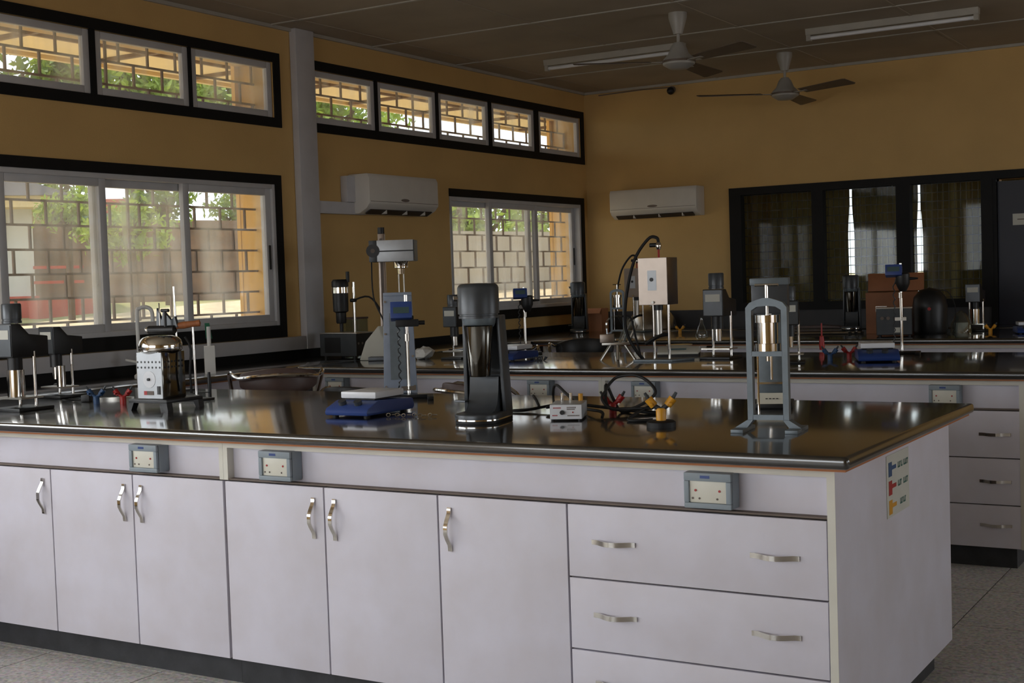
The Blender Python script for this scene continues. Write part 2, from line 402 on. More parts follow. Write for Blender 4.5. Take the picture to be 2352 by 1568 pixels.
cl = ['olive curtain behind the mesh nearest the wall-hung air conditioner', 'narrow olive curtain between two light slits behind the mesh', 'olive curtain behind the middle black mullion of the mesh window', 'olive curtain strip in the third mesh panel', 'olive curtain beside the dark door']
for k in range(5): curtain(cedge[k], cedge[k+1], cl[k], .1*(k % 2))
d1 = struct('door_1', 'dark blue door beside the mesh window')
B(DRX[0], YB+.02, 0, DRX[1], YB+.07, 2.04).build('leaf', 'door', d1)
B(DRX[0]-.05, YB-.015, 0, DRX[0], YB+.1, 2.08).build('jamb', 'black', d1); B(DRX[1], YB-.015, 0, DRX[1]+.05, YB+.1, 2.08).build('jamb', 'black', d1)
p = thing('paper_notice', 'white paper notice stuck on the dark blue door', 'notice', (-2.0, YB+.02, 1.73))
B(-.085, -.003, -.045, .085, 0, .045).build('sheet', 'paper', p)
MB().box(-.05, -.004, -.004, .05, -.003, .004).build('printed_line', 'gap', p)

# ------------------------------------------------------------------ white trunking, air conditioners
t = thing('cable_trunking', 'white plastic trunking running along and up the window wall', 'trunking', (XL+.001, 7.06, .96))
B(0, -.09, 0, .055, .1, ZC-.961).build('vertical_duct', 'trunk', t, bevel=.004)
B(.0, YF+.05-7.06, .0, .05, -.09, .088).build('skirting_duct', 'trunk', t, bevel=.004)
B(.0, .1, .92, .05, .62, 1.005).build('branch_duct', 'trunk', t, bevel=.004)
B(.0, .40, 1.006, .06, .56, 1.19).build('junction_cover', 'trunk', t, bevel=.004)
def air_con(label, loc, rz, w=.86, h=.27, front='acw'):
    t = thing('air_conditioner', label, 'air conditioner', loc, rz)
    # local: back at y=0, front -y
    MB().prism([(0, 0), (-.09, 0), (-.155, .035), (-.185, .07), (-.185, h-.03), (-.17, h), (0, h)], 'x', -w/2, w/2).build('casing', 'acw', t, bevel=.008)
    MB().prism([(-.102, .002), (-.152, .03), (-.158, .024), (-.108, -.004)], 'x', -w/2+.05, w/2-.05).build('louvre', 'acd', t)
    for k in (-.2, .05, .28): B(k-.004, -.16, .0, k+.004, -.105, .026).build('louvre_vane', 'acw', t)
    B(-w/2+.012, -.187, .082, w/2-.012, -.1845, .085).build('panel_line', 'gap', t)
    MB().lathe([(0, 0), (.05, 0), (.05, .004), (0, .004)], n=20).rot().build('badge', 'gap', t)
    b = [c for c in t.children if c.name.startswith('badge')][0]; b.scale = (1, .22, 1); b.rotation_euler = (PI/2, 0, 0); b.location = (0, -.184, .1)
    return t
air_con('white split air conditioner on the ochre end wall', (-5.14, YB, 1.905), 0, .86, .26)
air_con('white split air conditioner joined to the trunking on the window wall', (XL, 7.98, 1.885), PI/2, .86, .28)

# ------------------------------------------------------------------ benches
def bow_handle(parent, loc, L, vertical):
    # flat chrome strip, ends on the door, centre bowed outward
    pr = [(-L/2, .004), (-L/2+.018, .006), (-L/2+.04, .02), (-.012, .028), (.012, .028), (L/2-.04, .02), (L/2-.018, .006), (L/2, .004)]
    mb = MB()
    if vertical: mb.strip([(-d, a) for a, d in pr], .014, .004, 'x')
    else: mb.strip([(a, -d) for a, d in pr], .014, .004, 'z')
    o = mb.build('handle', 'chrome', parent); o.location = loc; return o
XD = [-4.565, -4.119, -3.68, -3.242, -2.7935, -2.342, -1.884, -1.104]
ZDT, ZDB, Z1, Z2 = .721, .098, .507, .2945
def cabinet(label, x0, x1, yf, yb, doors, drawers, end_panel, depth_label=None):
    t = thing('cabinet', label, 'cabinet', ((x0+x1)/2, yf, 0)); cx = (x0+x1)/2
    X = lambda v: v-cx
    xe = X(x1)-(.0225 if end_panel else 0)
    mb = MB().box(X(x0), .02, ZDB, xe, yb-yf-.002, .715).box(X(x0), .0362, .715, xe, yb-yf-.002, .858)
    mb.build('carcass', 'gap', t)
    B(X(x0)+.02, .031, .722, X(x1)-.02, .036, .832).build('apron_panel', 'lilac', t)
    B(X(x0), 0, .834, X(x1)-(.0225 if end_panel else 0), .034, .8585).build('top_rail', 'edge', t)
    B(X(x0), 0, .7225, X(x0)+.02, .034, .834).build('stile', 'edge', t)
    B(X(x0)+.02, .003, .7225, X(x1)-.022, .034, .7275).build('ledge', 'gap', t)
    if end_panel: B(X(x1)-.022, 0, ZDB-.002, X(x1), yb-yf, .8585).build('end_panel', 'lilac', t, bevel=.001); B(X(x1)-.022, -.0015, ZDB-.002, X(x1), -.0001, .8585).build('edge_strip', 'edge', t)
    else: B(X(x1)-.018, 0, .7225, X(x1), .034, .834).build('stile', 'edge', t)
    B(X(x0), .05, .0, X(x1)-(.05 if end_panel else 0), yb-yf-.05, ZDB).build('plinth', 'plinth', t)
    for a, b, hs in doors:
        d = B(X(a)+.003, 0, ZDB, X(b)-.003, .018, ZDT-.003).build('door', 'lilac', t, bevel=.0015)
        hx = X(a)+.045 if hs == 'l' else X(b)-.043
        bow_handle(d, (hx, 0, .615), .136, True)
    for a, b in drawers:
        for p, q, hz in ((Z1, ZDT-.003, .613), (Z2, Z1-.005, .4), (ZDB, Z2-.005, .2)):
            d = B(X(a)+.003, 0, p, X(b)-.003, .018, q).build('drawer', 'lilac', t, bevel=.0015)
            for k in (-1.733, -1.25): bow_handle(d, (X(k), 0, hz), .138, False)
    return t
def worktop(label, x0, x1, y0, y1, xr=True):
    t = thing('worktop', label, 'worktop', ((x0+x1)/2, (y0+y1)/2, .86)); a, b = (x1-x0)/2, (y1-y0)/2
    B(-a, -b, .006, a, b, .04).build('slab', 'top', t, bevel=.014, seg=4)
    B(-a+.014, -b+.02, -.0012, a-.014, b-.02, .006).build('plywood_base', 'ply', t)
    return t
LCX = -5.25    # front edge of the counter along the window wall
BENCH = [('front', 3.3, 3.382, 4.632, 4.745), ('middle', 6.15, 6.222, 7.46, 7.56), ('far', 8.95, 9.02, 10.3, 10.4)]
lab = {'front': ('white laminate cabinet of doors under the front bench, window end', 'white cabinet with doors and drawers at the open end of the front bench', 'black resin worktop of the front bench'),
       'middle': ('white laminate cabinet of doors under the middle bench, window end', 'white cabinet with drawers at the open end of the middle bench', 'black resin worktop of the middle bench'),
       'far': ('white laminate cabinet under the far bench, window end', 'white cabinet at the open end of the far bench', 'black resin worktop of the far bench')}
for nm, y0, yc, yb, y1 in BENCH:
    dx = 0 if nm == 'front' else -.05
    cabinet(lab[nm][0], LCX+.06, -3.233, yc, yb, [(LCX+.08, XD[0], 'r'), (XD[0], XD[1], 'r'), (XD[1], XD[2], 'r'), (XD[2], -3.236, 'l')], [], False)
    cabinet(lab[nm][1], -3.232, -1.082+dx*.8, yc, yb, [(XD[3]+.012, XD[4], 'r'), (XD[4], XD[5], 'l'), (XD[5], XD[6], 'l')], [(XD[6], XD[7]+dx*.6)], True)
    worktop(lab[nm][2], LCX, -1.02+dx, y0, y1)
t = thing('worktop', 'black counter top along the window wall', 'worktop', ((XL+LCX)/2, 5, .86))
MB().box(XL+.002-(XL+LCX)/2, -3, .006, -(XL-LCX)/2*1-.0, YB-5.01, .04).build('slab', 'top', t, bevel=.008)
tag(B(XL, 2, .9, XL+.02, YB-.01, .959).build('baseboard_left', 'black'), 'black upstand along the back of the window counter', kind='structure')
B(XL+.002-(XL+LCX)/2, -3, -.001, LCX-.02-(XL+LCX)/2, YB-5.01, .006).build('plywood_base', 'ply', t)
for k, (a, b, lb) in enumerate([(2.02, 4.75, 'white counter cabinet under the near sliding window'), (4.77, 6.2, 'white counter cabinet behind the front bench, below the window'), (6.22, 7.6, 'white counter cabinet between benches below the trunking'), (7.62, 11.1, 'white counter cabinet below the far corner window')]):
    t = thing('counter_cabinet', lb, 'cabinet', (LCX-.06, (a+b)/2, 0)); L = (b-a)/2
    B(XL-LCX+.07, -L, ZDB, -.02, L, .8585).build('carcass', 'gap', t)
    B(XL-LCX+.1, -L, 0, -.07, L, ZDB).build('plinth', 'plinth', t)
    B(-.02, -L, .735, -.002, L, .8585).build('apron_panel', 'lilac', t)
    n = max(2, round(2*L/.46))
    for q in range(n):
        d = B(-.018, -L+2*L*q/n+.003, ZDB, 0, -L+2*L*(q+1)/n-.003, .73).build('door', 'lilac', t, bevel=.0015)
        h = bow_handle(d, (0, -L+2*L*(q+.85)/n, .61), .13, True); h.rotation_euler = (0, 0, PI/2)
t = thing('worktop', 'black counter top along the end wall under the mesh window', 'worktop', (-3.2, 10.86, .86))
B(-2.04, -.29, .006, 2.2, .3, .04).build('slab', 'top', t, bevel=.008); B(-2.04, -.26, -.001, 2.18, .3, .006).build('plywood_base', 'ply', t)
t = thing('counter_cabinet', 'white counter cabinet along the end wall', 'cabinet', (-3.2, 10.6, 0))
B(-2.0, .02, ZDB, 2.15, .56, .8585).build('carcass', 'gap', t); B(-2.0, .06, 0, 2.1, .56, ZDB).build('plinth', 'plinth', t)
for q in range(9): B(-2.0+q*.461+.003, 0, ZDB, -2.0+(q+1)*.461-.003, .018, .73).build('door', 'lilac', t)
B(-2.0, 0, .735, 2.15, .018, .8585).build('apron_panel', 'lilac', t)

def power_socket(label, x, y, z):
    t = thing('power_socket', label, 'socket', (x, y, z), 0, 'grey covered bench sockets')
    # local: back at y=0
    MB().box(-.07, -.05, -.05, .07, 0, .05).build('back_box', 'sock', t, bevel=.006)
    mb = MB(); rz = lambda *a: mb.box(*a)
    rz(-.069, -.062, .026, .069, -.051, .049); rz(-.069, -.062, -.049, .069, -.051, -.034); rz(-.069, -.062, -.034, -.054, -.051, .026); rz(.054, -.062, -.034, .069, -.051, .026)
    mb.build('lid_frame', 'sock', t, bevel=.003)
    B(-.054, -.056, -.034, .054, -.051, .026).build('socket_plate', 'cream', t, bevel=.003)
    for k in (-.036, .034): MB().cyl((k, -.058, .0), (k, -.0555, .0), .0035, n=8).build('switch', 'red', t)
    for k in (-.045, -.025, .027): MB().cyl((k, -.0575, -.022), (k, -.0555, -.022), .003, n=8).build('pin_hole', 'gap', t)
    B(-.02, -.0625, .034, .008, -.062, .042).build('maker_mark', 'blue', t)
    return t
for lb, x, y in [('grey covered socket on the front bench apron, left of the cabinet division', -3.59, 3.413), ('grey covered socket on the front bench apron, just past the cabinet division', -2.975, 3.413), ('grey covered socket above the drawers of the front bench', -1.428, 3.413),
                 ('grey covered socket on the middle bench apron behind the small control box', -3.603, 6.253), ('grey covered socket on the middle bench apron behind the yellow tap', -2.978, 6.253), ('grey covered socket above the drawers of the middle bench', -1.464, 6.253), ('grey covered socket on the middle bench apron beside the brown chair', -5.0, 6.253)]:
    power_socket(lb, x, y, .785)

# notice on the end panel of the front bench: three coloured taps with green captions
t = thing('tap_colour_notice', 'white notice with blue, red and orange tap symbols on the end panel', 'notice', (-1.0815, 3.98, .735))
B(0, -.12, -.092, .0012, .125, .092).build('sheet', 'paper', t)
for k, (mm, zc) in enumerate((('tapblue', .05), ('red', -.005), ('yellow', -.062))):
    MB().box(.0012, -.1, zc-.022, .002, -.065, zc+.02).box(.0012, -.065, zc-.004, .002, -.02, zc+.008).build('tap_symbol', mm, t)
    for a, b in ([(.0, .03), (.034, .06), (.064, .112)], [(.0, .045), (.06, .112)], [(.02, .05), (.054, .085)])[k]:
        mb = MB(); y = a
        while y < b-.006:
            mb.box(.0012, y, zc-.007, .0018, y+.004, zc+.011).box(.0012, y+.004, zc+(.006 if int(y*1000) % 2 else -.007), .0018, y+.008, zc+(.011 if int(y*1000) % 2 else -.002)); y += .0105
        mb.build('caption', 'ink', t, smooth=False)

# ------------------------------------------------------------------ bench instruments
def viscometer(label, P, rz=0, knob=True, cup=False, big=1.):
    t = thing('viscometer', label, 'viscometer', P, rz, 'bench viscometers'); t.scale = (big,)*3
    MB().box(-.075, -.06, 0, .075, .10, .012).build('base_plate', 'blk', t, bevel=.003)
    for k in (-.045, .045): MB().cyl((k, .04, .012), (k, .04, .22), .0065, n=10).build('rod', 'chrome', t)
    MB().prism([(-.06, .2), (.105, .2), (.105, .275), (.02, .285), (-.02, .325), (-.06, .325)], 'x', -.05, .05).build('head', 'blk', t, bevel=.004)
    B(-.046, -.0625, .205, .046, -.06, .32).build('front_panel', 'dgrey', t)
    B(-.036, -.0635, .268, .036, -.0625, .302).build('label_plate', 'paper', t)
    MB().cyl((0, -.01, .14), (0, -.01, .2), .027, n=20).build('rotor_housing', 'blk', t)
    MB().cyl((0, -.01, .085), (0, -.01, .14), .0185, n=20).build('rotor_sleeve', 'chrome', t)
    MB().box(-.07, -.045, .045, .07, .055, .052).build('stage', 'steel', t); MB().cyl((-.075, .04, .048), (-.05, .04, .048), .012, n=10).build('stage_clamp', 'blk', t)
    if cup: MB().lathe([(0, 0), (.032, 0), (.032, .1), (.029, .1), (.029, .005), (0, .005)], (.0, -.01, .0525), 24).build('cup', 'chrome', t)
    if knob:
        MB().lathe([(0, .326), (.036, .326), (.036, .335), (.034, .336), (.034, .342), (.036, .343), (.036, .395), (.033, .4), (0, .4)], (0, -.015, 0), 24).build('motor_cap', 'dgrey', t)
    return t
viscometer('viscometer with large chrome cup and grey motor cap at the picture edge', at(45, 942), 0, True, True, 1.12)
t = viscometer('black viscometer with white label plate beside the blue tap', at(137, 912), 0, False, False, 1.02)
MB().lathe([(0, 0), (.02, 0), (.02, .095), (.018, .095), (.018, .004), (0, .004)], (.052, -.03, .0525), 20).build('cup', 'chrome', t)
viscometer('black viscometer with white label plate on the middle bench beside the pale balance', at(1652, 824), 0, True, False, 1.2)
viscometer('dark viscometer partly behind the grey stand mixer at the filter press', at(1815, 834), .3, True, False, 1.0)
viscometer('black viscometer with white label plate behind the big stand mixer', at(1048, 824), 0, True, False, 1.0)
viscometer('black viscometer with white label plate on the far bench near the yellow tap', at(2240, 760), 0, False, True, 1.05)

def stand_mixer(label, P, rz=0, s=1.):
    t = thing('stand_mixer', label, 'mixer', P, rz, 'single spindle stand mixers'); t.scale = (s,)*3
    def dpoly(w, y0, y1):
        pts = [(w/2, y1), (-w/2, y1)]
        for k in range(11): a = PI+PI*k/10; pts.append((w/2*math.cos(a), y0+w/2*.75+w/2*.75*math.sin(a)))
        return pts
    MB().prism(dpoly(.15, -.11, .1), 'z', 0, .012).build('base_foot', 'rubber', t, bevel=.002)
    MB().prism(dpoly(.152, -.112, .1), 'z', .012, .034).build('base', 'dgrey', t, bevel=.006, seg=3)
    MB().prism(dpoly(.156, -.1135, .09), 'z', .012, .0165).build('base_rim', 'chrome', t)
    MB().prism([(-.05, .034), (-.02, .04), (.005, .06), (.02, .1), (.028, .15), (.05, .15), (.05, .034)], 'x', -.052, .052).build('sweep', 'dgrey', t)
    for s1 in (-1, 1):
        MB().add([(s1*.076, .03, .03), (s1*.062, .03, .03), (s1*.062, .1, .03), (s1*.076, .1, .03), (s1*.067, .01, .36), (s1*.055, .01, .36), (s1*.055, .075, .36), (s1*.067, .075, .36)],
                 [(3, 2, 1, 0), (4, 5, 6, 7), (0, 1, 5, 4), (1, 2, 6, 5), (2, 3, 7, 6), (3, 0, 4, 7)]).build('column_flange', 'dgrey', t, bevel=.003)
    MB().add([(-.06, .09, .03), (.06, .09, .03), (.06, .1, .03), (-.06, .1, .03), (-.05, .06, .36), (.05, .06, .36), (.05, .07, .36), (-.05, .07, .36)],
             [(3, 2, 1, 0), (4, 5, 6, 7), (0, 1, 5, 4), (1, 2, 6, 5), (2, 3, 7, 6), (3, 0, 4, 7)]).build('column_back', 'dgrey', t)
    MB().lathe([(0, .155), (.034, .155), (.036, .16), (.05, .325), (.052, .327), (.05, .329), (.047, .325), (.033, .162), (0, .162)], (0, -.012, 0), 28).build('mixing_cup', 'cupsteel', t)
    MB().lathe([(0, .352), (.068, .352), (.068, .36), (.065, .361), (.065, .366), (.07, .367), (.07, .455), (.066, .463), (.058, .468), (0, .47)], (0, -.005, 0), 32).build('motor_head', 'dgrey', t)
    MB().lathe([(.04, .318), (.05, .323), (.056, .335), (.058, .352), (0, .352), (0, .318)], (0, -.005, 0), 24).build('neck', 'grey', t)
    MB().cyl((0, -.005, .2), (0, -.005, .318), .004, n=10).build('spindle', 'chrome', t)
    MB().prism([(-.1, .0), (-.055, -.02), (-.05, .02), (-.1, .014)], 'z', .066, .074).build('cup_rest', 'dgrey', t, bevel=.002)
    MB().cyl((-.066, -.03, .42), (-.078, -.036, .42), .009, n=12).build('switch_button', 'chrome', t)
    return t
stand_mixer('large dark grey single-spindle stand mixer in the middle of the front bench', at(1109, 968), .22)
stand_mixer('grey single-spindle stand mixer on the far bench near the cardboard box', at(1330, 764), .3, .95)
stand_mixer('grey single-spindle stand mixer on the far bench in front of the light slits', at(1956, 757), .15, .92)

# grey stand mixer behind the filter press
t = thing('grey_stand_mixer', 'grey square-headed stand mixer with cream plate standing behind the filter press', 'mixer', at(1775, 935), .3)
MB().box(-.07, -.06, 0, .07, .11, .02).build('base', 'blk', t, bevel=.004)
MB().prism([(-.085, .02), (-.05, .055), (-.045, .055), (-.045, .02)], 'x', -.05, .05).build('name_plate', 'cream', t)
for k in range(4): B(-.02+k*.012, -.0745+.0, .036, -.013+k*.012, -.0725, .039).build('plate_print', 'blk', t)
B(-.05, .03, .02, .05, .09, .33).build('column', 'grey', t, bevel=.004)
MB().prism([(.09, .02), (.14, .0), (.11, .06), (.09, .12)], 'x', -.02, .02).build('rear_foot', 'blk', t)
MB().box(-.062, -.06, .33, .062, .1, .445).build('head', 'dgrey', t, bevel=.006); B(-.066, -.064, .43, .066, .104, .455).build('head_rim', 'grey', t, bevel=.004)
MB().box(-.05, -.04, .085, .05, .03, .092).build('cup_rest', 'chrome', t); MB().cyl((0, -.03, .1), (0, -.03, .33), .005, n=10).build('spindle', 'chrome', t)

def filter_press(label, P, rz=0, s=1.):
    t = thing('filter_press', label, 'filter press', P, rz); t.scale = (s,)*3
    w = .062; th = .017; d = .014
    outer = [(-w, .035), (-w, .37)]+[(-w+.016*(1-math.cos(a)), .37+.016*math.sin(a)) for a in (.5, 1.1, PI/2)]+[(-.02, .397), (0, .4), (.02, .397)]+[(w-.016*(1-math.cos(a)), .37+.016*math.sin(a)) for a in (PI/2, 1.1, .5)]+[(w, .37), (w, .035)]
    wi = w-th; inner = [(-wi, .035), (-wi, .362), (-wi+.012, .372), (0, .376), (wi-.012, .372), (wi, .362), (wi, .035)]
    mb = MB(); n1 = len(outer); n2 = len(inner)
    # arch: build as strip quads outer/inner (resample inner to outer)
    def res(poly, n):
        P2 = [Vector(p) for p in poly]; L = [0]
        for a, b in zip(P2, P2[1:]): L.append(L[-1]+(b-a).length)
        o = []
        for k in range(n):
            q = L[-1]*k/(n-1); j = max(i for i in range(len(L)) if L[i] <= q+1e-9); j = min(j, len(L)-2)
            f = (q-L[j])/max(L[j+1]-L[j], 1e-9); o.append(P2[j].lerp(P2[j+1], min(f, 1)))
        return o
    A = res(outer, 40); I = res(inner, 40); vs = []; fs = []
    for a, i in zip(A, I): vs += [(a.x, -d, a.y), (a.x, d, a.y), (i.x, d, i.y), (i.x, -d, i.y)]
    for k in range(39):
        b = 4*k; fs += [(b, b+1, b+5, b+4), (b+1, b+2, b+6, b+5), (b+2, b+3, b+7, b+6), (b+3, b, b+4, b+7)]
    fs += [(0, 3, 2, 1), (156, 157, 158, 159)]
    mb.add(vs, fs).box(-wi-.002, -d, .225, wi+.002, d, .24).box(-wi-.002, -d, .035, wi+.002, d, .05)
    mb.build('frame', 'grey', t, bevel=0)
    for s1 in (-1, 1):
        MB().prism([(s1*.045, .035), (s1*.063, .035), (s1*.1, .012), (s1*.1, 0), (s1*.066, 0), (s1*.063, .012)], 'y', -.02, .02).build('leg_bracket', 'grey', t)
        B(min(s1*.062, s1*.1), -.075, 0, max(s1*.062, s1*.1), .075, .012).build('foot', 'grey', t, bevel=.002)
    MB().lathe([(0, .241), (.038, .241), (.038, .263), (.0315, .264), (.0315, .325), (.038, .326), (.038, .348), (0, .348)], (0, 0, 0), 28).build('pressure_cell', 'chrome', t)
    MB().cyl((0, 0, .348), (0, 0, .437), .005, n=10).build('screw', 'chrome', t)
    MB().cyl((-.035, 0, .437), (.035, 0, .437), .004, n=8).build('screw_handle', 'chrome', t)
    MB().cyl((0, 0, .21), (0, 0, .225), .006, n=10).build('drain_nozzle', 'chrome', t)
    MB().cyl((-.03, -.004, .05), (-.03, -.004, .225), .003, n=8).build('support_rod', 'chrome', t)
    return t
filter_press('grey framed filter press with chrome cell near the open end of the front bench', at(1768, 990), .12)
filter_press('small grey framed filter press on the far bench beside the aluminium box', at(1420, 770), .3, .95)

# stainless retort heater on black four-footed base
P = at(376, 938)
t = thing('retort_heater', 'stainless steel domed heater with dial panel on a black footed base', 'heater', P, .03)
MB().box(-.105, -.09, .03, .105, .12, .045).build('base', 'blk', t, bevel=.004)
for a in (-1, 1):
    for b in (-.075, .105): MB().prism([(a*.075, .031), (a*.105, .031), (a*.11, 0), (a*.09, 0)], 'y', b-.015, b+.015).build('foot', 'blk', t)
MB().box(-.066, -.07, .045, .07, .06, .235).build('jacket', 'cupsteel', t, bevel=.004)
MB().lathe([(0, .2), (.06, .2), (.066, .225), (.086, .238), (.088, .244), (.088, .264), (.083, .28), (.07, .292), (.05, .298), (0, .3)], (.002, -.005, 0), 36).build('dome', 'chrome', t)
B(-.065, -.073, .048, .069, -.07, .233).build('front_panel', 'alup', t)
mb = MB()
for r in (0, 1):
    for k in range(7):
        mb.cyl((-.06+k*.02, -.0735, .195-r*.022), (-.06+k*.02, -.0725, .195-r*.022), .0045, n=10)
        
        if k < 6: mb.cyl((.0695, -.055+k*.02, .195-r*.022), (.0715, -.055+k*.02, .195-r*.022), .0045, n=10)
tag(mb.build('vent_hole_rows', 'blk', t), kind='stuff')
MB().cyl((0, -.0745, .125), (0, -.0725, .125), .034, n=20).build('dial', 'plate', t); MB().cyl((0, -.082, .125), (0, -.0745, .125), .006, n=10).build('dial_knob', 'blk', t)
B(-.03, -.0745, .062, .022, -.0728, .078).build('rating_plate', 'gap', t); B(-.03, -.0752, .062, -.014, -.0744, .078).build('rating_mark', 'red', t)
B(.044, -.077, .065, .058, -.0728, .098).build('switch', 'blk', t)
# clamp assembly and handle on its lid
MB().cyl((-.06, .0, .322), (.06, .02, .322), .017, n=14).build('lid_clamp', 'blk', t); MB().ball((-.07, 0, .322), .013).build('clamp_ball', 'chrome', t)
MB().prism([(-.04, .33), (.075, .33), (.062, .375), (.04, .36), (.0, .40), (-.01, .36), (-.035, .41)], 'y', .02, .032).build('clamp_plate', 'dgrey', t)
MB().cyl((.03, .0, .335), (.03, .0, .40), .006, n=10).build('clamp_screw', 'blk', t); MB().cyl((.012, .0, .40), (.05, .0, .40), .007, n=10).build('clamp_knob', 'blk', t)
MB().tube([(-.02, .02, .31), (-.02, .02, .40), (-.03, .03, .43)], .0025).build('clamp_pin', 'steel', t)
MB().lathe([(0, 0), (.012, .0), (.015, .03), (.012, .07), (.014, .095), (0, .1)], n=14).rot(0).build('wooden_handle', 'wood', t)
h = [c for c in t.children if c.name.startswith('wooden_handle')][0]; h.rotation_euler = (0, PI/2-.1, .6); h.location = (.06, .03, .335)
MB().tube([(.085, .05, .29), (.105, .06, .24), (.105, .05, .15), (.1, .06, .06)], .005).build('power_lead', 'rubber', t)

# clamp stand beside the heater
t = thing('clamp_stand', 'slim chrome rod stand just behind the domed steel heater', 'stand', at(452, 918))
MB().box(-.09, -.05, 0, .06, .05, .008).build('base_plate', 'blk', t, bevel=.002)
MB().cyl((0, 0, .008), (-.006, 0, .335), .0055, n=10).build('rod', 'chrome', t); MB().lathe([(0, .008), (.014, .008), (.01, .022), (0, .022)], n=12).build('rod_boss', 'steel', t)
t = thing('upright_rod', 'tall bare chrome rod standing behind the domed heater', 'stand', at(412, 897))
MB().box(-.06, -.04, 0, .06, .06, .008).build('base_plate', 'blk', t); MB().cyl((0, 0, .008), (-.008, 0, .5), .0055, n=10).build('rod', 'chrome', t)

# goose-neck taps on the counter by the window
def water_tap(label, P, rz, neck=True):
    t = thing('water_tap', label, 'tap', P, rz)
    MB().lathe([(0, 0), (.03, 0), (.03, .01), (.018, .02), (.016, .12), (0, .12)], n=16).build('body', 'white2', t)
    if neck: MB().tube([(0, 0, .12), (0, 0, .36), (.012, 0, .385), (.04, 0, .395), (.07, 0, .385), (.082, 0, .36), (.084, 0, .31)], .011, 10, 4).build('swan_neck', 'white2', t)
    MB().cyl((-.012, 0, .085), (-.075, 0, .1), .007, n=10).build('valve_stem', 'white2', t)
    MB().lathe([(0, -.012), (.018, -.012), (.02, 0), (.018, .016), (0, .018)], n=10).rot(0, PI/2, 0, (-.09, 0, .103)).build('valve_handle', 'green', t)
    return t
water_tap('white swan-neck water tap with green handle behind the domed heater', Vector((-5.7, 5.33, ZT)), .85)
t = thing('water_tap', 'white tap column with green handle to the window side of the chrome rod', 'tap', Vector((-5.42, 5.6, ZT)), .8)
MB().prism([(-.036, 0), (.036, 0), (.028, .16), (-.028, .16)], 'x', -.03, .03).build('body', 'white2', t, bevel=.004)
MB().cyl((0, 0, .16), (0, 0, .27), .012, n=12).build('neck', 'white2', t)
MB().prism([(-.016, .2), (.02, .2), (.006, .29), (-.02, .29)], 'y', .012, .03).build('valve_handle', 'green', t)

def gas_tap(label, P, colour, rz=.5, base=False, s=1.):
    t = thing('service_tap', label, 'tap', P, rz, 'coloured bench service taps'); t.scale = (s,)*3
    if base: MB().lathe([(0, 0), (.04, 0), (.04, .014), (.034, .018), (0, .018)], n=20).build('base', 'rubber', t)
    z0 = .0181 if base else 0
    MB().lathe([(0, z0), (.0135, z0), (.0135, z0+.03), (.011, z0+.034), (0, z0+.034)], n=12).build('body', colour, t)
    for s1 in (-1, 1):
        MB().cyl((0, 0, z0+.028), (s1*.022, 0, z0+.044), .007, n=10).build('branch', 'dgrey' if base else colour, t)
        MB().cyl((s1*.018, 0, z0+.04), (s1*.034, 0, z0+.06), .011, .012, n=10).build('valve_arm', colour, t)
        MB().cyl((s1*.033, 0, z0+.06), (s1*.043, 0, z0+.076), .0055, .004, n=8).build('nozzle', 'dgrey', t)
        MB().box(s1*.026-.004, -.03, z0+.042, s1*.026+.004, -.008, z0+.05).build('handle', colour, t, bevel=.002)
    return t
gas_tap('blue twin service tap beside the black viscometer', at(222, 927), 'tapblue')
gas_tap('red twin service tap between blue tap and domed heater', at(283, 927), 'red')
gas_tap('red twin service tap behind the black cable loops', at(1408, 948), 'red', .3)
gas_tap('yellow twin service tap on a black disc, front bench', at(1519, 980), 'yellow', .45, True, 1.15)
gas_tap('blue twin service tap on the middle bench', at(1907, 828), 'tapblue', .4)
gas_tap('red twin service tap beside the blue stirrer on the middle bench', at(1951, 824), 'red', .4)
gas_tap('yellow twin service tap on the far bench, door end', at(2275, 766), 'yellow', .4)
gas_tap('yellow twin service tap on the far bench by the end wall air conditioner', at(1562, 766), 'yellow', .4)

def mag_stirrer(label, P, rz=0, s=1., body='blue'):
    t = thing('magnetic_stirrer', label, 'stirrer', P, rz, 'magnetic stirrers'); t.scale = (s,)*3
    MB().prism([(-.15, .008), (.14, .008), (.15, .02), (.14, .05), (-.08, .058), (-.145, .034), (-.155, .02)], 'x', -.095, .095).build('housing', body, t, bevel=.006)
    for a in (-.07, .07):
        for b in (-.12, .11): MB().cyl((a, b, 0), (a, b, .012), .012, n=10).build('foot', 'rubber', t)
    for a in (-.04, .03): MB().rot(.42, 0, 0, (a, -.115, .047)).cyl((0, 0, 0), (0, 0, .014), .015, n=16).build('knob', 'dgrey', t)
    MB().box(-.07, -.07, .0585, .07, .1, .064).build('plate_gasket', 'rubber', t)
    MB().box(-.078, -.075, .064, .078, .105, .088).build('top_plate', 'plate', t, bevel=.004)
    return t
mag_stirrer('blue magnetic stirrer with white plate on the front bench', at(852, 950), .02)
mag_stirrer('blue magnetic stirrer with white plate on the middle bench beneath the tall overhead stirrer', at(2014, 828), .35, 1.08, 'blue2')
mag_stirrer('dark blue stirrer with white plate under the overhead stirrer by the corner window', at(1178, 826), 0, 1.0, 'blue2')
mag_stirrer('white and blue stirrer at the picture edge on the far bench', at(2362, 765), .3, .9, 'blue2')

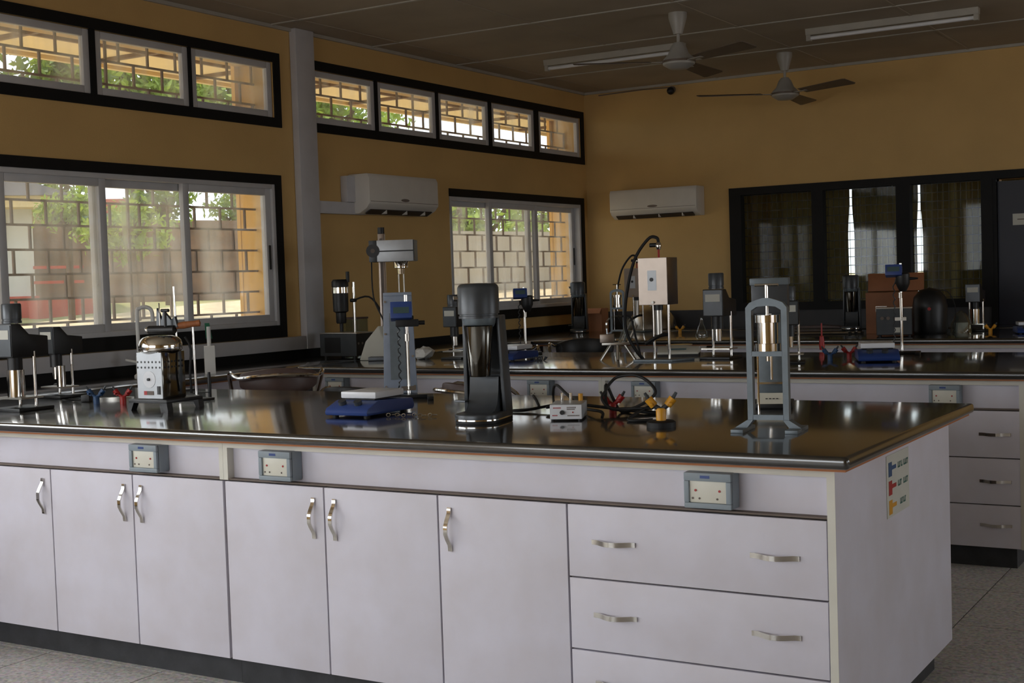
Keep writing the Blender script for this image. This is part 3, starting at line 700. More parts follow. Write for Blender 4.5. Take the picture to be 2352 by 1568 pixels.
# grey tapered tower with an overhead stirrer in front
P = at(928, 900)
t = thing('instrument_tower', 'grey tapered metal tower behind the blue magnetic stirrer', 'instrument', (P.x+.005, P.y-.03, ZT), .6)
MB().add([(-.073, -.03, 0), (.073, -.03, 0), (.073, .03, 0), (-.073, .03, 0), (-.062, -.012, .43), (.062, -.012, .43), (.062, .03, .43), (-.062, .03, .43)],
         [(3, 2, 1, 0), (4, 5, 6, 7), (0, 1, 5, 4), (1, 2, 6, 5), (2, 3, 7, 6), (3, 0, 4, 7)]).build('panel', 'bgrey', t, bevel=.004)
B(-.062, -.02, .425, .062, .034, .44).build('top_cap', 'bgrey', t, bevel=.003)
for a, z in ((-.062, .03), (.062, .03), (-.055, .4), (.055, .4), (-.058, .26), (.058, .16)): MB().cyl((a, -.034+z*.042, z), (a, -.028+z*.042, z), .005, n=8).build('screw', 'steel', t)
MB().add([(-.04, -.0335, .06), (.03, -.0335, .06), (.03, -.0325, .06), (-.04, -.0325, .06), (-.038, -.0205, .35), (.02, -.0205, .35), (.02, -.0195, .35), (-.038, -.0195, .35)],
         [(3, 2, 1, 0), (4, 5, 6, 7), (0, 1, 5, 4), (1, 2, 6, 5), (2, 3, 7, 6), (3, 0, 4, 7)]).build('inset_panel', 'grey', t)

def overhead_stirrer(label, P, rz, H, arm=.1, body='blk', disp='blue', shaft=.25, rodside=1, pad=True, s=1.):
    t = thing('overhead_stirrer', label, 'stirrer', P, rz, 'overhead stirrers'); t.scale = (s,)*3
    MB().box(-.1, -.02, 0, .1, .02, .014).box(-.1, -.13, 0, -.075, -.02, .014).box(.075, -.13, 0, .1, -.02, .014).build('base_foot', 'blk', t, bevel=.002)
    MB().cyl((0, 0, .014), (0, 0, H), .0075, n=12).build('stand_rod', 'chrome', t)
    hz = H-.1
    MB().cyl((-.03, 0, hz), (.03, 0, hz), .014, n=10).build('boss_head', 'blk', t); MB().cyl((0, -arm, hz), (0, 0, hz), .006, n=8).build('arm_rod', 'blk', t)
    if arm > .03:
        MB().lathe([(0, hz-.055), (.018, hz-.055), (.03, hz-.03), (.038, hz-.01), (.038, hz+.04), (.03, hz+.048), (0, hz+.048)], (.015, -arm-.03, 0), 18).build('motor', body, t)
        MB().cyl((.05, -arm-.03, hz+.015), (.095, -arm-.03, hz+.015), .009, .005, n=10).build('speed_knob', 'blk', t)
    else:
        MB().box(-.045, -arm-.06, hz-.03, .05, -arm-.03, hz+.0).build('clamp', body, t, bevel=.004)
        MB().cyl((.05, -arm-.045, hz-.015), (.075, -arm-.045, hz-.015), .009, n=10).build('speed_knob', 'blk', t)
    dxo = -.03 if arm > .03 else -.02
    MB().rot(-.25, 0, 0, (dxo, -arm-.06, hz+(.03 if arm > .03 else .0))).box(-.044, -.03, 0, .044, .03, .07 if arm <= .03 else .06).build('display_head', disp, t, bevel=.004)
    MB().rot(-.25, 0, 0, (dxo, -arm-.06, hz+(.03 if arm > .03 else .0))).box(-.032, -.0315, .02, .032, -.03, .046).build('display', 'lcd', t)
    MB().cyl((0, -arm-.03, hz-.09), (0, -arm-.03, hz-.06), .011, n=10).build('chuck', 'steel', t)
    MB().cyl((0, -arm-.03, hz-.09-shaft), (0, -arm-.03, hz-.09), .004, n=8).build('shaft', 'steel', t)
    MB().box(-.03, -arm-.032, hz-.094-shaft, .03, -arm-.028, hz-.076-shaft).build('propeller', 'steel', t)
    pts = [(-.02, -arm-.02, hz+.02)]+[(-.035+.006*math.cos(k*2.1), -.05+.02*math.sin(k*.2)+.006*math.sin(k*2.1), hz-.01-k*(hz-.06)/24) for k in range(24)]+[(-.05, -.02, .03)]
    MB().tube(pts, .003, 6, 2).build('coiled_lead', 'dgrey', t)
    return t
overhead_stirrer('blue overhead stirrer with display mounted before the grey tower', at(940, 914), .62, .43, .02, 'blk', 'blue', .2)
overhead_stirrer('black overhead stirrer with blue display in front of the corner window', at(1207, 812), .6, .43, .06, 'blk', 'blue2', .17)
overhead_stirrer('tall overhead stirrer with tilted blue display in front of the mesh window', at(2072, 812), .2, .5, .04, 'blk', 'blue', .12)

# control unit with stirrer motor on rod, middle bench
P = at(800, 822)
t = thing('control_unit', 'black box control unit with front grille on the middle bench', 'control unit', P, 0)
MB().box(-.15, -.1, .018, .15, .12, .165).build('case', 'blk', t, bevel=.004)
B(-.15, -.1015, .02, .1502, -.1, .163).build('front_panel', 'dgrey', t); B(-.11, -.103, .04, .02, -.1015, .14).build('vent_panel', 'blk', t)
B(-.152, -.102, .163, .152, .122, .171).build('lid', 'steel', t, bevel=.002)
for k in range(5): MB().cyl((.151, -.08+k*.04, .1), (.155, -.08+k*.04, .1), .008, n=8).build('side_socket', 'gap', t)
for a in (-.12, .12):
    for b in (-.08, .1): MB().cyl((a, b, 0), (a, b, .018), .013, n=8).build('foot', 'rubber', t)
MB().cyl((.05, .02, .171), (.05, .02, .5), .009, n=12).build('stand_rod', 'chrome', t)
MB().lathe([(0, .23), (.03, .23), (.034, .24), (.034, .3), (.05, .31), (.052, .40), (.05, .47), (.056, .472), (.056, .505), (.045, .52), (0, .52)], (-.03, -.02, 0), 20).build('stirrer_motor', 'blk', t)
MB().lathe([(.0525, .43), (.0575, .43), (.0575, .468), (.0525, .468)], (-.03, -.02, 0), 20).build('motor_band', 'chrome', t)
MB().cyl((.04, 0, .38), (.08, 0, .38), .012, n=10).build('boss_head', 'blk', t); MB().cyl((.02, 0, .5), (.02, 0, .57), .012, n=10).build('top_knob', 'blk', t)
MB().cyl((-.03, -.02, .175), (-.03, -.02, .23), .012, n=10).build('chuck', 'blk', t)
MB().tube([(.06, 0, .38), (.16, .04, .4), (.24, .06, .3), (.27, .08, .16), (.26, .1, .05), (.18, .12, .03)], .006, 8, 4).build('motor_lead', 'rubber', t)

# tall aluminium-headed machine with a fan
P = at(893, 826)
t = thing('column_stirrer', 'tall column stirrer with boxed aluminium motor head and fan', 'stirrer', (P.x-.03, P.y+.06, ZT), .5)
MB().box(-.12, -.16, 0, .12, .08, .025).build('base_plate', 'dgrey', t, bevel=.004)
MB().box(-.055, .0, .025, -.012, .035, .80).build('column', 'alu', t, bevel=.003)
B(-.043, -.0012, .2, -.024, 0, .77).build('column_slot', 'gap', t)
MB().cyl((-.034, .018, .80), (-.034, .018, .84), .022, n=14).build('column_cap', 'blk', t)
MB().box(-.05, -.09, .62, .18, .1, .755).build('motor_head', 'alup', t, bevel=.003)
B(-.05, -.0915, .682, .18, -.09, .69).build('head_seam', 'blk', t)
B(.18, -.088, .622, .186, .098, .753).build('head_end_plate', 'blk', t)
B(-.1, -.09, .62, -.05, .1, .755).build('fan_housing', 'dgrey', t, bevel=.002); MB().cyl((-.075, -.094, .69), (-.075, -.09, .69), .042, n=20).build('fan_guard', 'blk', t); MB().cyl((-.075, -.096, .69), (-.075, -.094, .69), .014, n=12).build('fan_hub', 'gap', t)
MB().lathe([(0, .54), (.022, .54), (.024, .575), (.045, .58), (.045, .605), (.05, .62), (0, .62)], (.09, -.02, 0), 18).build('coupling', 'chrome', t)
for k in (-.016, .016): MB().cyl((.09+k, -.02, .2), (.09+k, -.02, .54), .005, n=8).build('shaft', 'steel', t)
MB().tube([(-.09, -.06, .62), (-.08, -.1, .4), (-.02, -.12, .25), (.0, -.1, .12), (-.02, -.08, .03)], .005, 6, 4).build('power_lead', 'rubber', t)
t = thing('plastic_cover', 'crumpled white plastic cover between control unit and grey tower', 'cover', at(868, 826), .3)
MB().add([(-.11, -.04, 0), (.11, -.05, 0), (.12, .05, 0), (-.1, .05, 0), (-.07, -.03, .12), (.02, -.03, .22), (.09, .0, .21), (-.02, .04, .16)],
         [(3, 2, 1, 0), (4, 5, 6), (4, 6, 7), (0, 1, 5, 4), (1, 2, 6, 5), (2, 3, 7, 6), (3, 0, 4, 7)]).build('sheet', 'paper', t, bevel=.008)
t = thing('plastic_bag', 'crumpled clear plastic bag lying right of the grey tower', 'bag', at(975, 824), .2)
mb = MB(); mb.ball((0, 0, .035), .07, 10, .5)
mb.v = [(x+random.uniform(-.014, .014), y+random.uniform(-.014, .014), max(0, z+random.uniform(-.01, .012))) for x, y, z in mb.v]
mb.build('bag_skin', 'white2', t, smooth=False)
t = thing('glass_jar', 'square clear jar standing behind the black control unit', 'jar', (-5.62, 7.2, ZT))
for a in ((-.07, -.06, 0, .07, -.056, .25), (-.07, .056, 0, .07, .06, .25), (-.07, -.056, 0, -.066, .056, .25), (.066, -.056, 0, .07, .056, .25)): B(*a).build('side', 'labglass', t)
B(-.066, -.056, 0, .066, .056, .005).build('bottom', 'labglass', t); rect = MB().box(-.073, -.063, .25, .073, .063, .262).build('rim', 'brown', t)

# small control box, cables
P = at(1306, 962)
t = thing('control_box', 'small aluminium control box with knob on the front bench', 'control box', P, .38)
MB().box(-.054, -.07, .006, .054, .09, .056).build('case', 'alup', t, bevel=.003); B(-.053, -.0715, .008, .053, -.07, .054).build('front_panel', 'plate', t)
MB().cyl((-.012, -.08, .03), (-.012, -.0715, .03), .0075, n=12).build('knob', 'blk', t); MB().cyl((.024, -.0735, .03), (.024, -.0715, .03), .0025, n=8).build('lamp', 'red', t)
for a, z, w, mm in ((-.042, .043, .026, 'red'), (.004, .044, .03, 'gap'), (.004, .038, .024, 'gap'), (-.045, .018, .016, 'red'), (.006, .017, .04, 'gap')):
    mb = MB(); x = a
    while x < a+w: mb.box(x, -.0722, z, x+.003, -.0715, z+.004); x += .0045
    mb.build('printed_text', mm, t, smooth=False)
for k in (-.03, .0): MB().cyl((k, .075, .056), (k, .075, .082), .006, n=10).build('terminal', 'chrome', t)
MB().cyl((.035, .07, .056), (.035, .07, .08), .008, n=10).build('terminal', 'yellow', t)
for a in (-.045, .045):
    for b in (-.06, .08): MB().cyl((a, b, 0), (a, b, .006), .006, n=8).build('foot', 'rubber', t)
def cable(name, label, pts, r=.005):
    c = sum((Vector(p) for p in pts), Vector())/len(pts); o = MB().tube([Vector(p)-c for p in pts], r, 8, 6).build(name, 'rubber'); o.location = c
    return tag(o, label, 'cable')
C = at(1425, 955)
loop = []
for k in range(26):
    a = k*2*PI/12; rr = .075+.01*math.sin(k*1.7); loop.append((C.x+rr*1.25*math.cos(a), C.y+.04*math.sin(a)+.06, ZT+.006+.004*k/5+(.06+.055*math.sin(a) if k % 12 < 12 and 4 < k < 20 else 0)))
e = at(1500, 968); s_ = at(1350, 950)
cable('coiled_cable', 'thick black cable looped upright between control box and yellow tap', [(s_.x, s_.y, ZT+.03)]+loop+[(e.x-.08, e.y-.02, ZT+.006), (e.x, e.y, ZT+.006)], .0055)
a0 = at(1172, 945); a1 = at(1262, 950)
cable('mixer_lead', 'black lead trailing from the big mixer to the control box', [(a0.x+.04, a0.y+.1, ZT+.05), (a0.x+.08, a0.y+.06, ZT+.03), (a0.x+.1, a0.y+.02, ZT+.012), (a0.x+.02, a0.y-.02, ZT+.006), (a0.x+.07, a0.y-.02, ZT+.008), (a0.x+.14, a0.y+.06, ZT+.02), (a1.x-.02, a1.y+.02, ZT+.02), (a1.x+.02, a1.y+.09, ZT+.03)])
g = at(1285, 893); g1 = at(1365, 962)
q0 = onY(1270, 915, 4.84); q1 = onY(1276, 884, 4.72); q2 = onY(1300, 903, 4.5); q3 = onY(1335, 935, 4.2)
cable('controller_lead', 'black lead coming over the far bench edge behind the control box', [(q0.x, q0.y, .7), q0, q1, q2, q3, (g1.x, g1.y+.05, ZT+.02), (g1.x+.03, g1.y, ZT+.006)], .0055)
# bits lying on the front bench
t = thing('plug', 'black plug lying by the blue service tap', 'plug', at(200, 922), .4)
MB().box(-.02, -.02, 0, .02, .02, .03).build('body', 'blk', t, bevel=.005); MB().tube([(-.02, 0, .012), (-.06, .02, .006), (-.1, .01, .006), (-.13, .03, .006)], .004).build('cord', 'rubber', t)
t = thing('spatula', 'black flat spatula lying behind the domed heater', 'spatula', at(482, 904), .75)
MB().lathe([(0, 0), (.008, .0), (.009, .06), (.006, .1), (0, .1)], n=10).rot(0, PI/2, 0, (0, 0, .009)).build('handle', 'blk', t); B(-.08, -.012, .006, .0, .012, .010).build('blade', 'blk', t)
t = thing('spatula', 'dark flat blade lying behind the red service tap', 'spatula', at(262, 915), .6)
MB().prism([(-.09, 0), (-.02, -.014), (.07, -.01), (.09, 0), (.07, .012), (-.02, .014)], 'z', 0, .006).build('blade', 'steel', t)
t = thing('chain', 'short metal chain lying behind the blue magnetic stirrer', 'chain', at(945, 958), .2)
for k in range(12):
    mb = MB(); mb.rot(.0 if k % 2 else 1.2, 0, .3*math.sin(k), (-.09+k*.016, .012*math.sin(k*1.3), .008))
    mb.tube([(.008*math.cos(a), .006*math.sin(a), 0) for a in [2*PI*q/8 for q in range(9)]], .0017, 5, 1).build('link', 'steel', t)
t = thing('chain', 'small heap of metal chain beside the dark blue stirrer by the corner window', 'chain', at(1237, 828), .2)
for k in range(9):
    MB().rot(.4*k, .3*k, .9*k, (-.05+k*.012, .012*math.sin(k*2), .012)).tube([(.012*math.cos(a), .008*math.sin(a), 0) for a in [2*PI*q/8 for q in range(9)]], .003, 5, 1).build('link', 'dgrey', t)

# aluminium-boxed rheometers on two rods
def rheometer(label, P, rz, s=1.):
    t = thing('rheometer', label, 'rheometer', P, rz, 'aluminium box rheometers'); t.scale = (s,)*3
    MB().prism([(-.13, -.05), (.1, -.05), (.17, .12), (-.1, .12)], 'z', 0, .014).build('base_plate', 'grey', t, bevel=.003)
    for k in (-.02, .068): MB().cyl((k, 0, .014), (k, 0, .36), .008, n=12).build('rod', 'chrome', t)
    MB().box(-.085, -.05, .315, .085, .11, .575).build('gearbox', 'alu', t, bevel=.002)
    B(-.0835, -.0518, .317, .0835, -.05, .573).build('front_plate', 'alu', t)
    B(-.03, -.0526, .395, .022, -.0518, .505).build('scale_label', 'alup', t); MB().cyl((-.006, -.056, .455), (-.006, -.0526, .455), .011, n=12).build('indicator_hole', 'blk', t)
    MB().cyl((0, -.062, .33), (0, -.0518, .33), .007, n=10).build('screw_knob', 'chrome', t)
    MB().lathe([(0, .285), (.024, .285), (.024, .315), (0, .315)], (.015, -.01, 0), 14).build('collar', 'blk', t)
    MB().cyl((.015, -.01, .15), (.015, -.01, .285), .019, n=16).build('spindle', 'steel', t)
    MB().tube([(-.06, -.03, .1), (.02, -.02, .145), (.06, .0, .15)], .011, 8, 2).build('lever', 'blk', t)
    MB().cyl((.02, .0, .575), (.02, .0, .64), .006, n=8).build('top_rod', 'red', t); MB().lathe([(0, .62), (.012, .62), (.016, .635), (.016, .65), (.01, .66), (0, .66)], (.02, 0, 0), 12).build('top_fitting', 'chrome', t)
    MB().cyl((-.03, 0, .645), (.01, 0, .645), .012, n=10).build('top_knob', 'blk', t)
    MB().tube([(.02, 0, .66), (.01, 0, .685), (-.04, 0, .68), (-.12, -.02, .56), (-.17, -.03, .35), (-.18, -.02, .18), (-.13, .0, .06), (-.1, .03, .012)], .009, 8, 5).build('hose', 'rubber', t)
    return t
rheometer('aluminium box instrument on two chrome rods, nearer one on the middle bench', at(1512, 830), .06)
rheometer('aluminium box instrument on rods, further one half hidden on the far bench', at(1462, 762), .06, .95)

# glass and metal retort gadget
t = thing('retort_stand', 'jumble of glass and metal condenser parts on short legs beside the aluminium instrument', 'apparatus', at(1420, 826), .4)
for a in (-.1, .0, .1): MB().cyl((a, -.03, 0), (a*.4, 0, .09), .008, n=8).build('leg', 'steel', t)
MB().box(-.09, -.02, .085, .07, .02, .1).build('bar', 'steel', t, bevel=.002); MB().box(-.1, -.03, .1, -.02, .03, .15).build('block', 'alu', t, bevel=.004)
MB().cyl((.02, 0, .1), (.08, .02, .24), .02, n=12).build('condenser', 'labglass', t); MB().cyl((.055, .01, .09), (.11, .02, .2), .008, n=10).build('side_tube', 'steel', t)
MB().tube([(-.06, 0, .15), (-.06, 0, .22), (-.02, 0, .25), (.04, 0, .25)], .006, 8, 3).build('glass_tube', 'labglass', t)
MB().tube([(.03, .0, .25), (.08, -.02, .24), (.1, -.02, .15), (.13, -.01, .02)], .006, 8, 3).build('hose', 'rubber', t)

t = thing('balance', 'pale laboratory balance with steel pan on the middle bench', 'balance', at(1560, 815), .35)
MB().prism([(-.13, .01), (.12, .01), (.12, .045), (-.06, .055), (-.13, .025)], 'x', -.12, .12).build('housing', 'cream', t, bevel=.006)
B(-.12, -.13, 0, .12, .12, .012).build('base', 'blk', t); MB().lathe([(0, .056), (.075, .056), (.08, .062), (0, .062)], (0, .03, 0), 20).build('pan', 'chrome', t)
B(-.05, -.112, .037, .05, -.108, .046).build('display', 'lcd', t)

t = thing('flask', 'small clear flask on the far bench behind the black viscometer', 'flask', at(1612, 772), 0)
MB().lathe([(0, 0), (.05, 0), (.052, .01), (.03, .07), (.014, .1), (.014, .14), (.018, .145)], n=20).build('body', 'labglass', t)
t = thing('screwdriver', 'red handled tool lying between the blue and red taps on the middle bench', 'tool', at(1888, 803), .3)
MB().lathe([(0, 0), (.014, 0), (.017, .03), (.012, .08), (.005, .085), (.004, .16), (0, .16)], n=10).rot(0, -PI/2, 0, (.08, 0, .016)).build('handle', 'red', t)

# far bench clutter
t = thing('cardboard_box', 'open cardboard box on the window counter in the far corner', 'box', Vector((-5.6, 10.62, ZT)), .2); t.scale = (.85, .85, 1)
MB().box(-.15, -.13, 0, .15, -.124, .2).box(-.15, .124, 0, .15, .13, .2).box(-.15, -.124, 0, -.144, .124, .2).box(.144, -.124, 0, .15, .124, .2).box(-.144, -.124, 0, .144, .124, .006).build('walls', 'card', t)
MB().rot(.5, 0, 0, (0, -.13, .2)).box(-.15, -.09, 0, .15, 0, .005).build('flap', 'card', t)
t = thing('steel_bowl', 'upturned stainless steel bowl beside the cardboard box', 'bowl', Vector((-5.14, 10.92, ZT)))
MB().lathe([(.215, 0), (.22, .006), (.2, .1), (.15, .165), (.07, .2), (0, .21), (0, .2), (.14, .155), (.19, .095), (.21, .006)], n=32).build('shell', 'steel', t)
MB().cyl((0, 0, .208), (0, 0, .23), .02, n=12).build('knob', 'steel', t)
P = at(2050, 768)
t = thing('wooden_case', 'brown wooden instrument case with sloping lid on the far bench', 'case', (P.x-.05, P.y+.27, ZT), .2)
MB().box(-.2, -.12, 0, .2, .12, .3).build('body', 'crate', t, bevel=.004); MB().rot(-.35, 0, 0, (0, .12, .3)).box(-.2, -.02, 0, .2, 0, .14).build('lid', 'crate', t, bevel=.004)
B(-.13, -.125, .16, -.05, -.12, .2).build('clasp', 'steel', t)
t = thing('power_unit', 'black power unit with white label in front of the brown case', 'power unit', at(2055, 772), .25)
MB().box(-.12, -.09, .012, .12, .1, .2).build('case', 'blk', t, bevel=.004); B(-.115, -.0925, .018, .115, -.09, .195).build('front_panel', 'dgrey', t)
B(.0, -.0935, .03, .045, -.0925, .065).build('label_plate', 'paper', t); B(-.122, -.094, .196, .122, .1, .204).build('lid', 'steel', t)
for k in (-.08, -.04, .07): MB().cyl((k, -.102, .13), (k, -.0925, .13), .012, n=12).build('knob', 'gap', t)
for a in (-.1, .1):
    for b in (-.07, .08): MB().cyl((a, b, 0), (a, b, .012), .01, n=8).build('foot', 'rubber', t)
t = thing('centrifuge', 'dark rounded centrifuge with red button on the far bench', 'centrifuge', at(2137, 766), .2)
MB().lathe([(0, 0), (.11, 0), (.12, .02), (.12, .2), (.11, .26), (.07, .31), (0, .33)], n=28).build('body', 'blk', t); MB().cyl((0, -.124, .18), (0, -.118, .18), .012, n=10).build('button', 'red', t)
MB().tube([(.04, -.08, .3), (.12, -.06, .3), (.17, -.04, .2), (.17, -.02, .05), (.15, -.02, .006)], .003, 6, 4).build('lead', 'rubber', t)
t = thing('glass_funnel', 'upturned glass beaker over a white pot beside the dark centrifuge', 'beaker', at(2208, 763), 0)
MB().lathe([(0, 0), (.045, 0), (.05, .01), (.048, .07), (0, .07)], n=20).build('pot', 'white2', t); MB().lathe([(.075, 0), (.07, .06), (.04, .13), (.012, .15), (.012, .155), (.042, .134), (.073, .06), (.078, 0)], n=24).build('glass', 'labglass', t)
t = thing('tool_roll', 'dark roll of tools and rods lying along the far bench', 'tools', at(1888, 768), .1)
for k in range(6): MB().cyl((-.25+.03*k, -.02+.012*k, .01+.006*(k % 2)), (.2+.02*k, .01*k-.03, .01), .008, n=8).build('rod', 'blk' if k % 2 else 'steel', t)
t = thing('rag', 'pale folded rag behind the rods on the far bench', 'rag', at(1880, 752), 0)
MB().prism([(-.2, 0), (.2, 0), (.19, .012), (.05, .022), (-.18, .014)], 'y', -.05, .05).build('cloth', 'brown', t, bevel=.004)
t = thing('desk_lamp', 'black bench lamp arm at the picture edge on the far bench', 'lamp', at(2420, 763), .3)
MB().lathe([(0, 0), (.07, 0), (.07, .015), (.02, .025), (0, .025)], n=20).build('base', 'blk', t); MB().tube([(0, 0, .025), (0, 0, .28), (-.03, 0, .31), (-.12, 0, .315)], .009, 8, 3).build('arm', 'blk', t)
MB().rot(0, .4, 0, (-.13, 0, .315)).lathe([(0, .02), (.025, .02), (.05, -.05), (.046, -.05), (.022, .012), (0, .012)], n=18).build('shade', 'blk', t)

# ------------------------------------------------------------------ chairs in the aisles
def chair(label, x, y, rz, top=.94, arms=True, seatm='brown'):
    t = thing('lab_chair', label, 'chair', (x, y, 0), rz, 'chrome framed lab chairs')
    mb = MB(); mb.lathe([(0, .0), (.18, .0), (.205, .012), (.205, .04), (.19, .055), (0, .06)], (0, 0, top-.5), 24); mb.build('seat', seatm, t)
    # curved padded backrest on the +y side
    mb = MB(); vs = []; n = 14
    for i in range(n+1):
        a = -1.0+2.0*i/n; h0 = top-.15+.05*abs(a)**2; h1 = top-.012*a*a*2.2
        for r, z in ((.20, h0), (.245, h0), (.25, (h0+h1)/2), (.24, h1), (.205, h1), (.195, (h0+h1)/2)): vs.append((r*math.sin(a), r*math.cos(a)-.02, z))
    fs = [tuple(range(5, -1, -1)), tuple(n*6+k for k in range(6))]
    for i in range(n):
        for k in range(6): fs.append((i*6+k, i*6+(k+1) % 6, (i+1)*6+(k+1) % 6, (i+1)*6+k))
    mb.add(vs, fs).build('backrest', seatm, t, bevel=.01)
    MB().tube([(-.23, -.12, top-.16), (-.25, .0, top-.03), (-.21, .14, top-.05), (-.12, .235, top-.04), (0, .265, top-.035), (.12, .235, top-.04), (.21, .14, top-.05), (.25, 0, top-.03), (.23, -.12, top-.16)], .011, 8, 4).build('back_tube', 'chrome', t)
    for sx in (-1, 1):
        MB().tube([(sx*.23, -.12, top-.16), (sx*.22, -.12, top-.3), (sx*.18, -.12, top-.47)], .011, 8, 3).build('arm_tube', 'chrome', t)
        for sy in (-1, 1): MB().tube([(sx*.15, sy*.13, top-.5), (sx*.2, sy*.18, .25), (sx*.23, sy*.21, .011)], .011, 8, 3).build('leg', 'chrome', t)
    MB().lathe([(.205, .2), (.216, .2), (.216, .218), (.205, .218)], (0, 0, .0), 28).build('foot_ring', 'chrome', t)
    return t
def chair_at(label, u, v, top, rz, m):
    q = at(u, v, top); chair(label, q.x+.24*math.sin(rz), q.y-.24*math.cos(rz), rz, top, True, m)
chair_at('brown padded chair with chrome tube back in the aisle beside the domed heater', 643, 846, .955, PI+.8, 'brown')
chair_at('low dark chair whose back just shows above the front bench near the blue stirrer', 778, 889, .868, PI, 'blk')
chair_at('brown chair whose back just shows behind the big stand mixer', 1020, 880, .868, PI-.5, 'brown')
chair('black curved-back chair with chrome arms between middle and far bench', -4.42, 8.27, .5, .945, True, 'blk')
chair('black chair behind the overhead stirrer, between middle and far bench', -4.93, 8.0, .6, .93, True, 'blk')

# ------------------------------------------------------------------ ceiling fans, tube lights
def ceiling_fan(label, x, y, zb, angs):
    t = thing('ceiling_fan', label, 'fan', (x, y, zb), 0, 'ceiling fans')
    MB().cyl((0, 0, .1), (0, 0, ZC-zb-.05), .011, n=12).build('down_rod', 'fan', t)
    MB().lathe([(0, -.14), (.03, -.14), (.062, -.03), (.062, 0), (0, 0)], (0, 0, ZC-zb), 20).build('canopy', 'fan', t)
    MB().lathe([(0, -.05), (.06, -.048), (.105, -.02), (.11, 0), (.1, .02), (.07, .05), (.05, .1), (.03, .125), (0, .125)], n=28).build('motor', 'fan', t)
    MB().lathe([(.106, -.008), (.113, -.008), (.113, .006), (.106, .006)], n=28).build('motor_band', 'blade', t)
    for a in angs:
        c, s_ = math.cos(a), math.sin(a)
        b = MB().rot(-.2, 0, 0).prism([(.19, -.05), (.68, -.07), (.7, -.06), (.7, .055), (.68, .07), (.19, .05)], 'z', -.0025, .0025).build('blade', 'blade', t); b.rotation_euler = (0, 0, a)
        k = MB().box(.09, -.018, -.006, .24, .018, -.0015).build('blade_iron', 'fan', t); k.rotation_euler = (0, 0, a)
    return t
ceiling_fan('grey three-bladed ceiling fan nearer the camera', -3.63, 8.235, 2.79, (PI+YAW+.03, YAW+1.08, YAW-1.02))
ceiling_fan('grey three-bladed ceiling fan further off before the end wall', -3.63, 10.30, 2.79, (PI+YAW+.03, YAW+1.08, YAW-1.02))
def tube_light(label, x0, x1, y):
    t = thing('tube_light', label, 'light fitting', ((x0+x1)/2, y, ZC), 0, 'ceiling tube light fittings'); L = (x1-x0)/2
    MB().prism([(-.035, 0), (.035, 0), (.025, -.045), (-.025, -.045)], 'x', -L, L).build('batten_body', 'batten', t, bevel=.003)
    MB().cyl((-L+.03, 0, -.065), (L-.03, 0, -.065), .014, n=12).build('tube', 'plate', t)
    for s1 in (-1, 1): B(s1*(L-.018)-.015, -.02, -.085, s1*(L-.018)+.015, .02, -.045).build('lamp_holder', 'batten', t)
    return t
tube_light('white tube light fitting on the ceiling beside the nearer fan', -5.25, -4.05, 9.3)
tube_light('white tube light fitting on the ceiling past both fans', -3.15, -1.95, 9.42)
t = thing('ceiling_sensor', 'small dark round fitting on the end wall just under the ceiling', 'sensor', (-4.99, YB, 3.05))
MB().cyl((0, 0, 0), (0, -.03, 0), .03, n=16).build('base', 'gap', t); MB().ball((0, -.05, -.015), .035).build('eye', 'blk', t)
MB().tube([(0, -.008, .02), (-.3, -.008, .03), (-.75, -.008, .02)], .005, 6, 2).build('wire', 'gap', t)

# ------------------------------------------------------------------ outdoors
def omat(name, *a, **k): M[name] = mat('out_'+name, *a, **k)
omat('lawn', (120, 124, 72), .9, alt=(146, 138, 92), scale=3)
omat('gravel', (196, 180, 146), .9, alt=(172, 154, 122), scale=6)
omat('earth', (128, 100, 80), .95, alt=(96, 78, 64), scale=4, bump=.3, bscale=12)
omat('bwhite', (196, 198, 194), .8, vary=.03)
omat('bred', (166, 66, 52), .8, alt=(178, 84, 70), scale=5)
omat('roof', (120, 118, 124), .8)
omat('fascia', (222, 200, 150), .7)
omat('soffit', (240, 222, 182), .8, vary=.03)
omat('daylit_yellow', (240, 190, 96), .7)  # yellow brightened to stand in for daylight on the jambs
omat('teal', (120, 176, 180), .8)
omat('pale', (192, 190, 182), .85, vary=.05, scale=2)
omat('bark', (92, 76, 62), .9, stretch=(6, 6, 1), vary=.2)
omat('leaf', (96, 124, 48), .6, alt=(150, 170, 74), scale=3)
omat('leafd', (58, 84, 38), .6, alt=(92, 118, 50), scale=3)
for k in ('leaf', 'leafd'): translucent(M[k], (150, 170, 60), .35)
# rising lawn
def ground_z(x, y):
    d = math.hypot(x, y); return max(.45, min(1.25, .45+(d-8)*.075)) if d < 18 else 1.2
gd = struct('garden_ground', 'sloping lawn outside the windows'); mb = MB(); vs = []; fs = []; nx, ny = 34, 34
for i in range(nx+1):
    for j in range(ny+1):
        x = XL-TH-.0-i*1.6; y = -14+j*2.2; vs.append((x, y, ground_z(x, y)+.03*math.sin(i*2.3+j)*(i > 0)))
for i in range(nx):
    for j in range(ny): a = i*(ny+1)+j; fs.append((a, a+1, a+ny+2, a+ny+1))
mb.add(vs, fs); mb.build('lawn', 'lawn', gd)
MB().box(-60, -60, -.6, 60, 90, -.5).build('earth_base', 'earth', gd)
mb = MB(); vs = []; fs = []
for i in range(9):
    for j in range(41):
        x = XL-TH-.02-i*.75; y = -14+j*1.4; vs.append((x, y, ground_z(x, y)+.05))
for i in range(8):
    for j in range(40): a = i*41+j; fs.append((a, a+1, a+42, a+41))
mb.add(vs, fs).build('gravel_apron', 'gravel', gd)
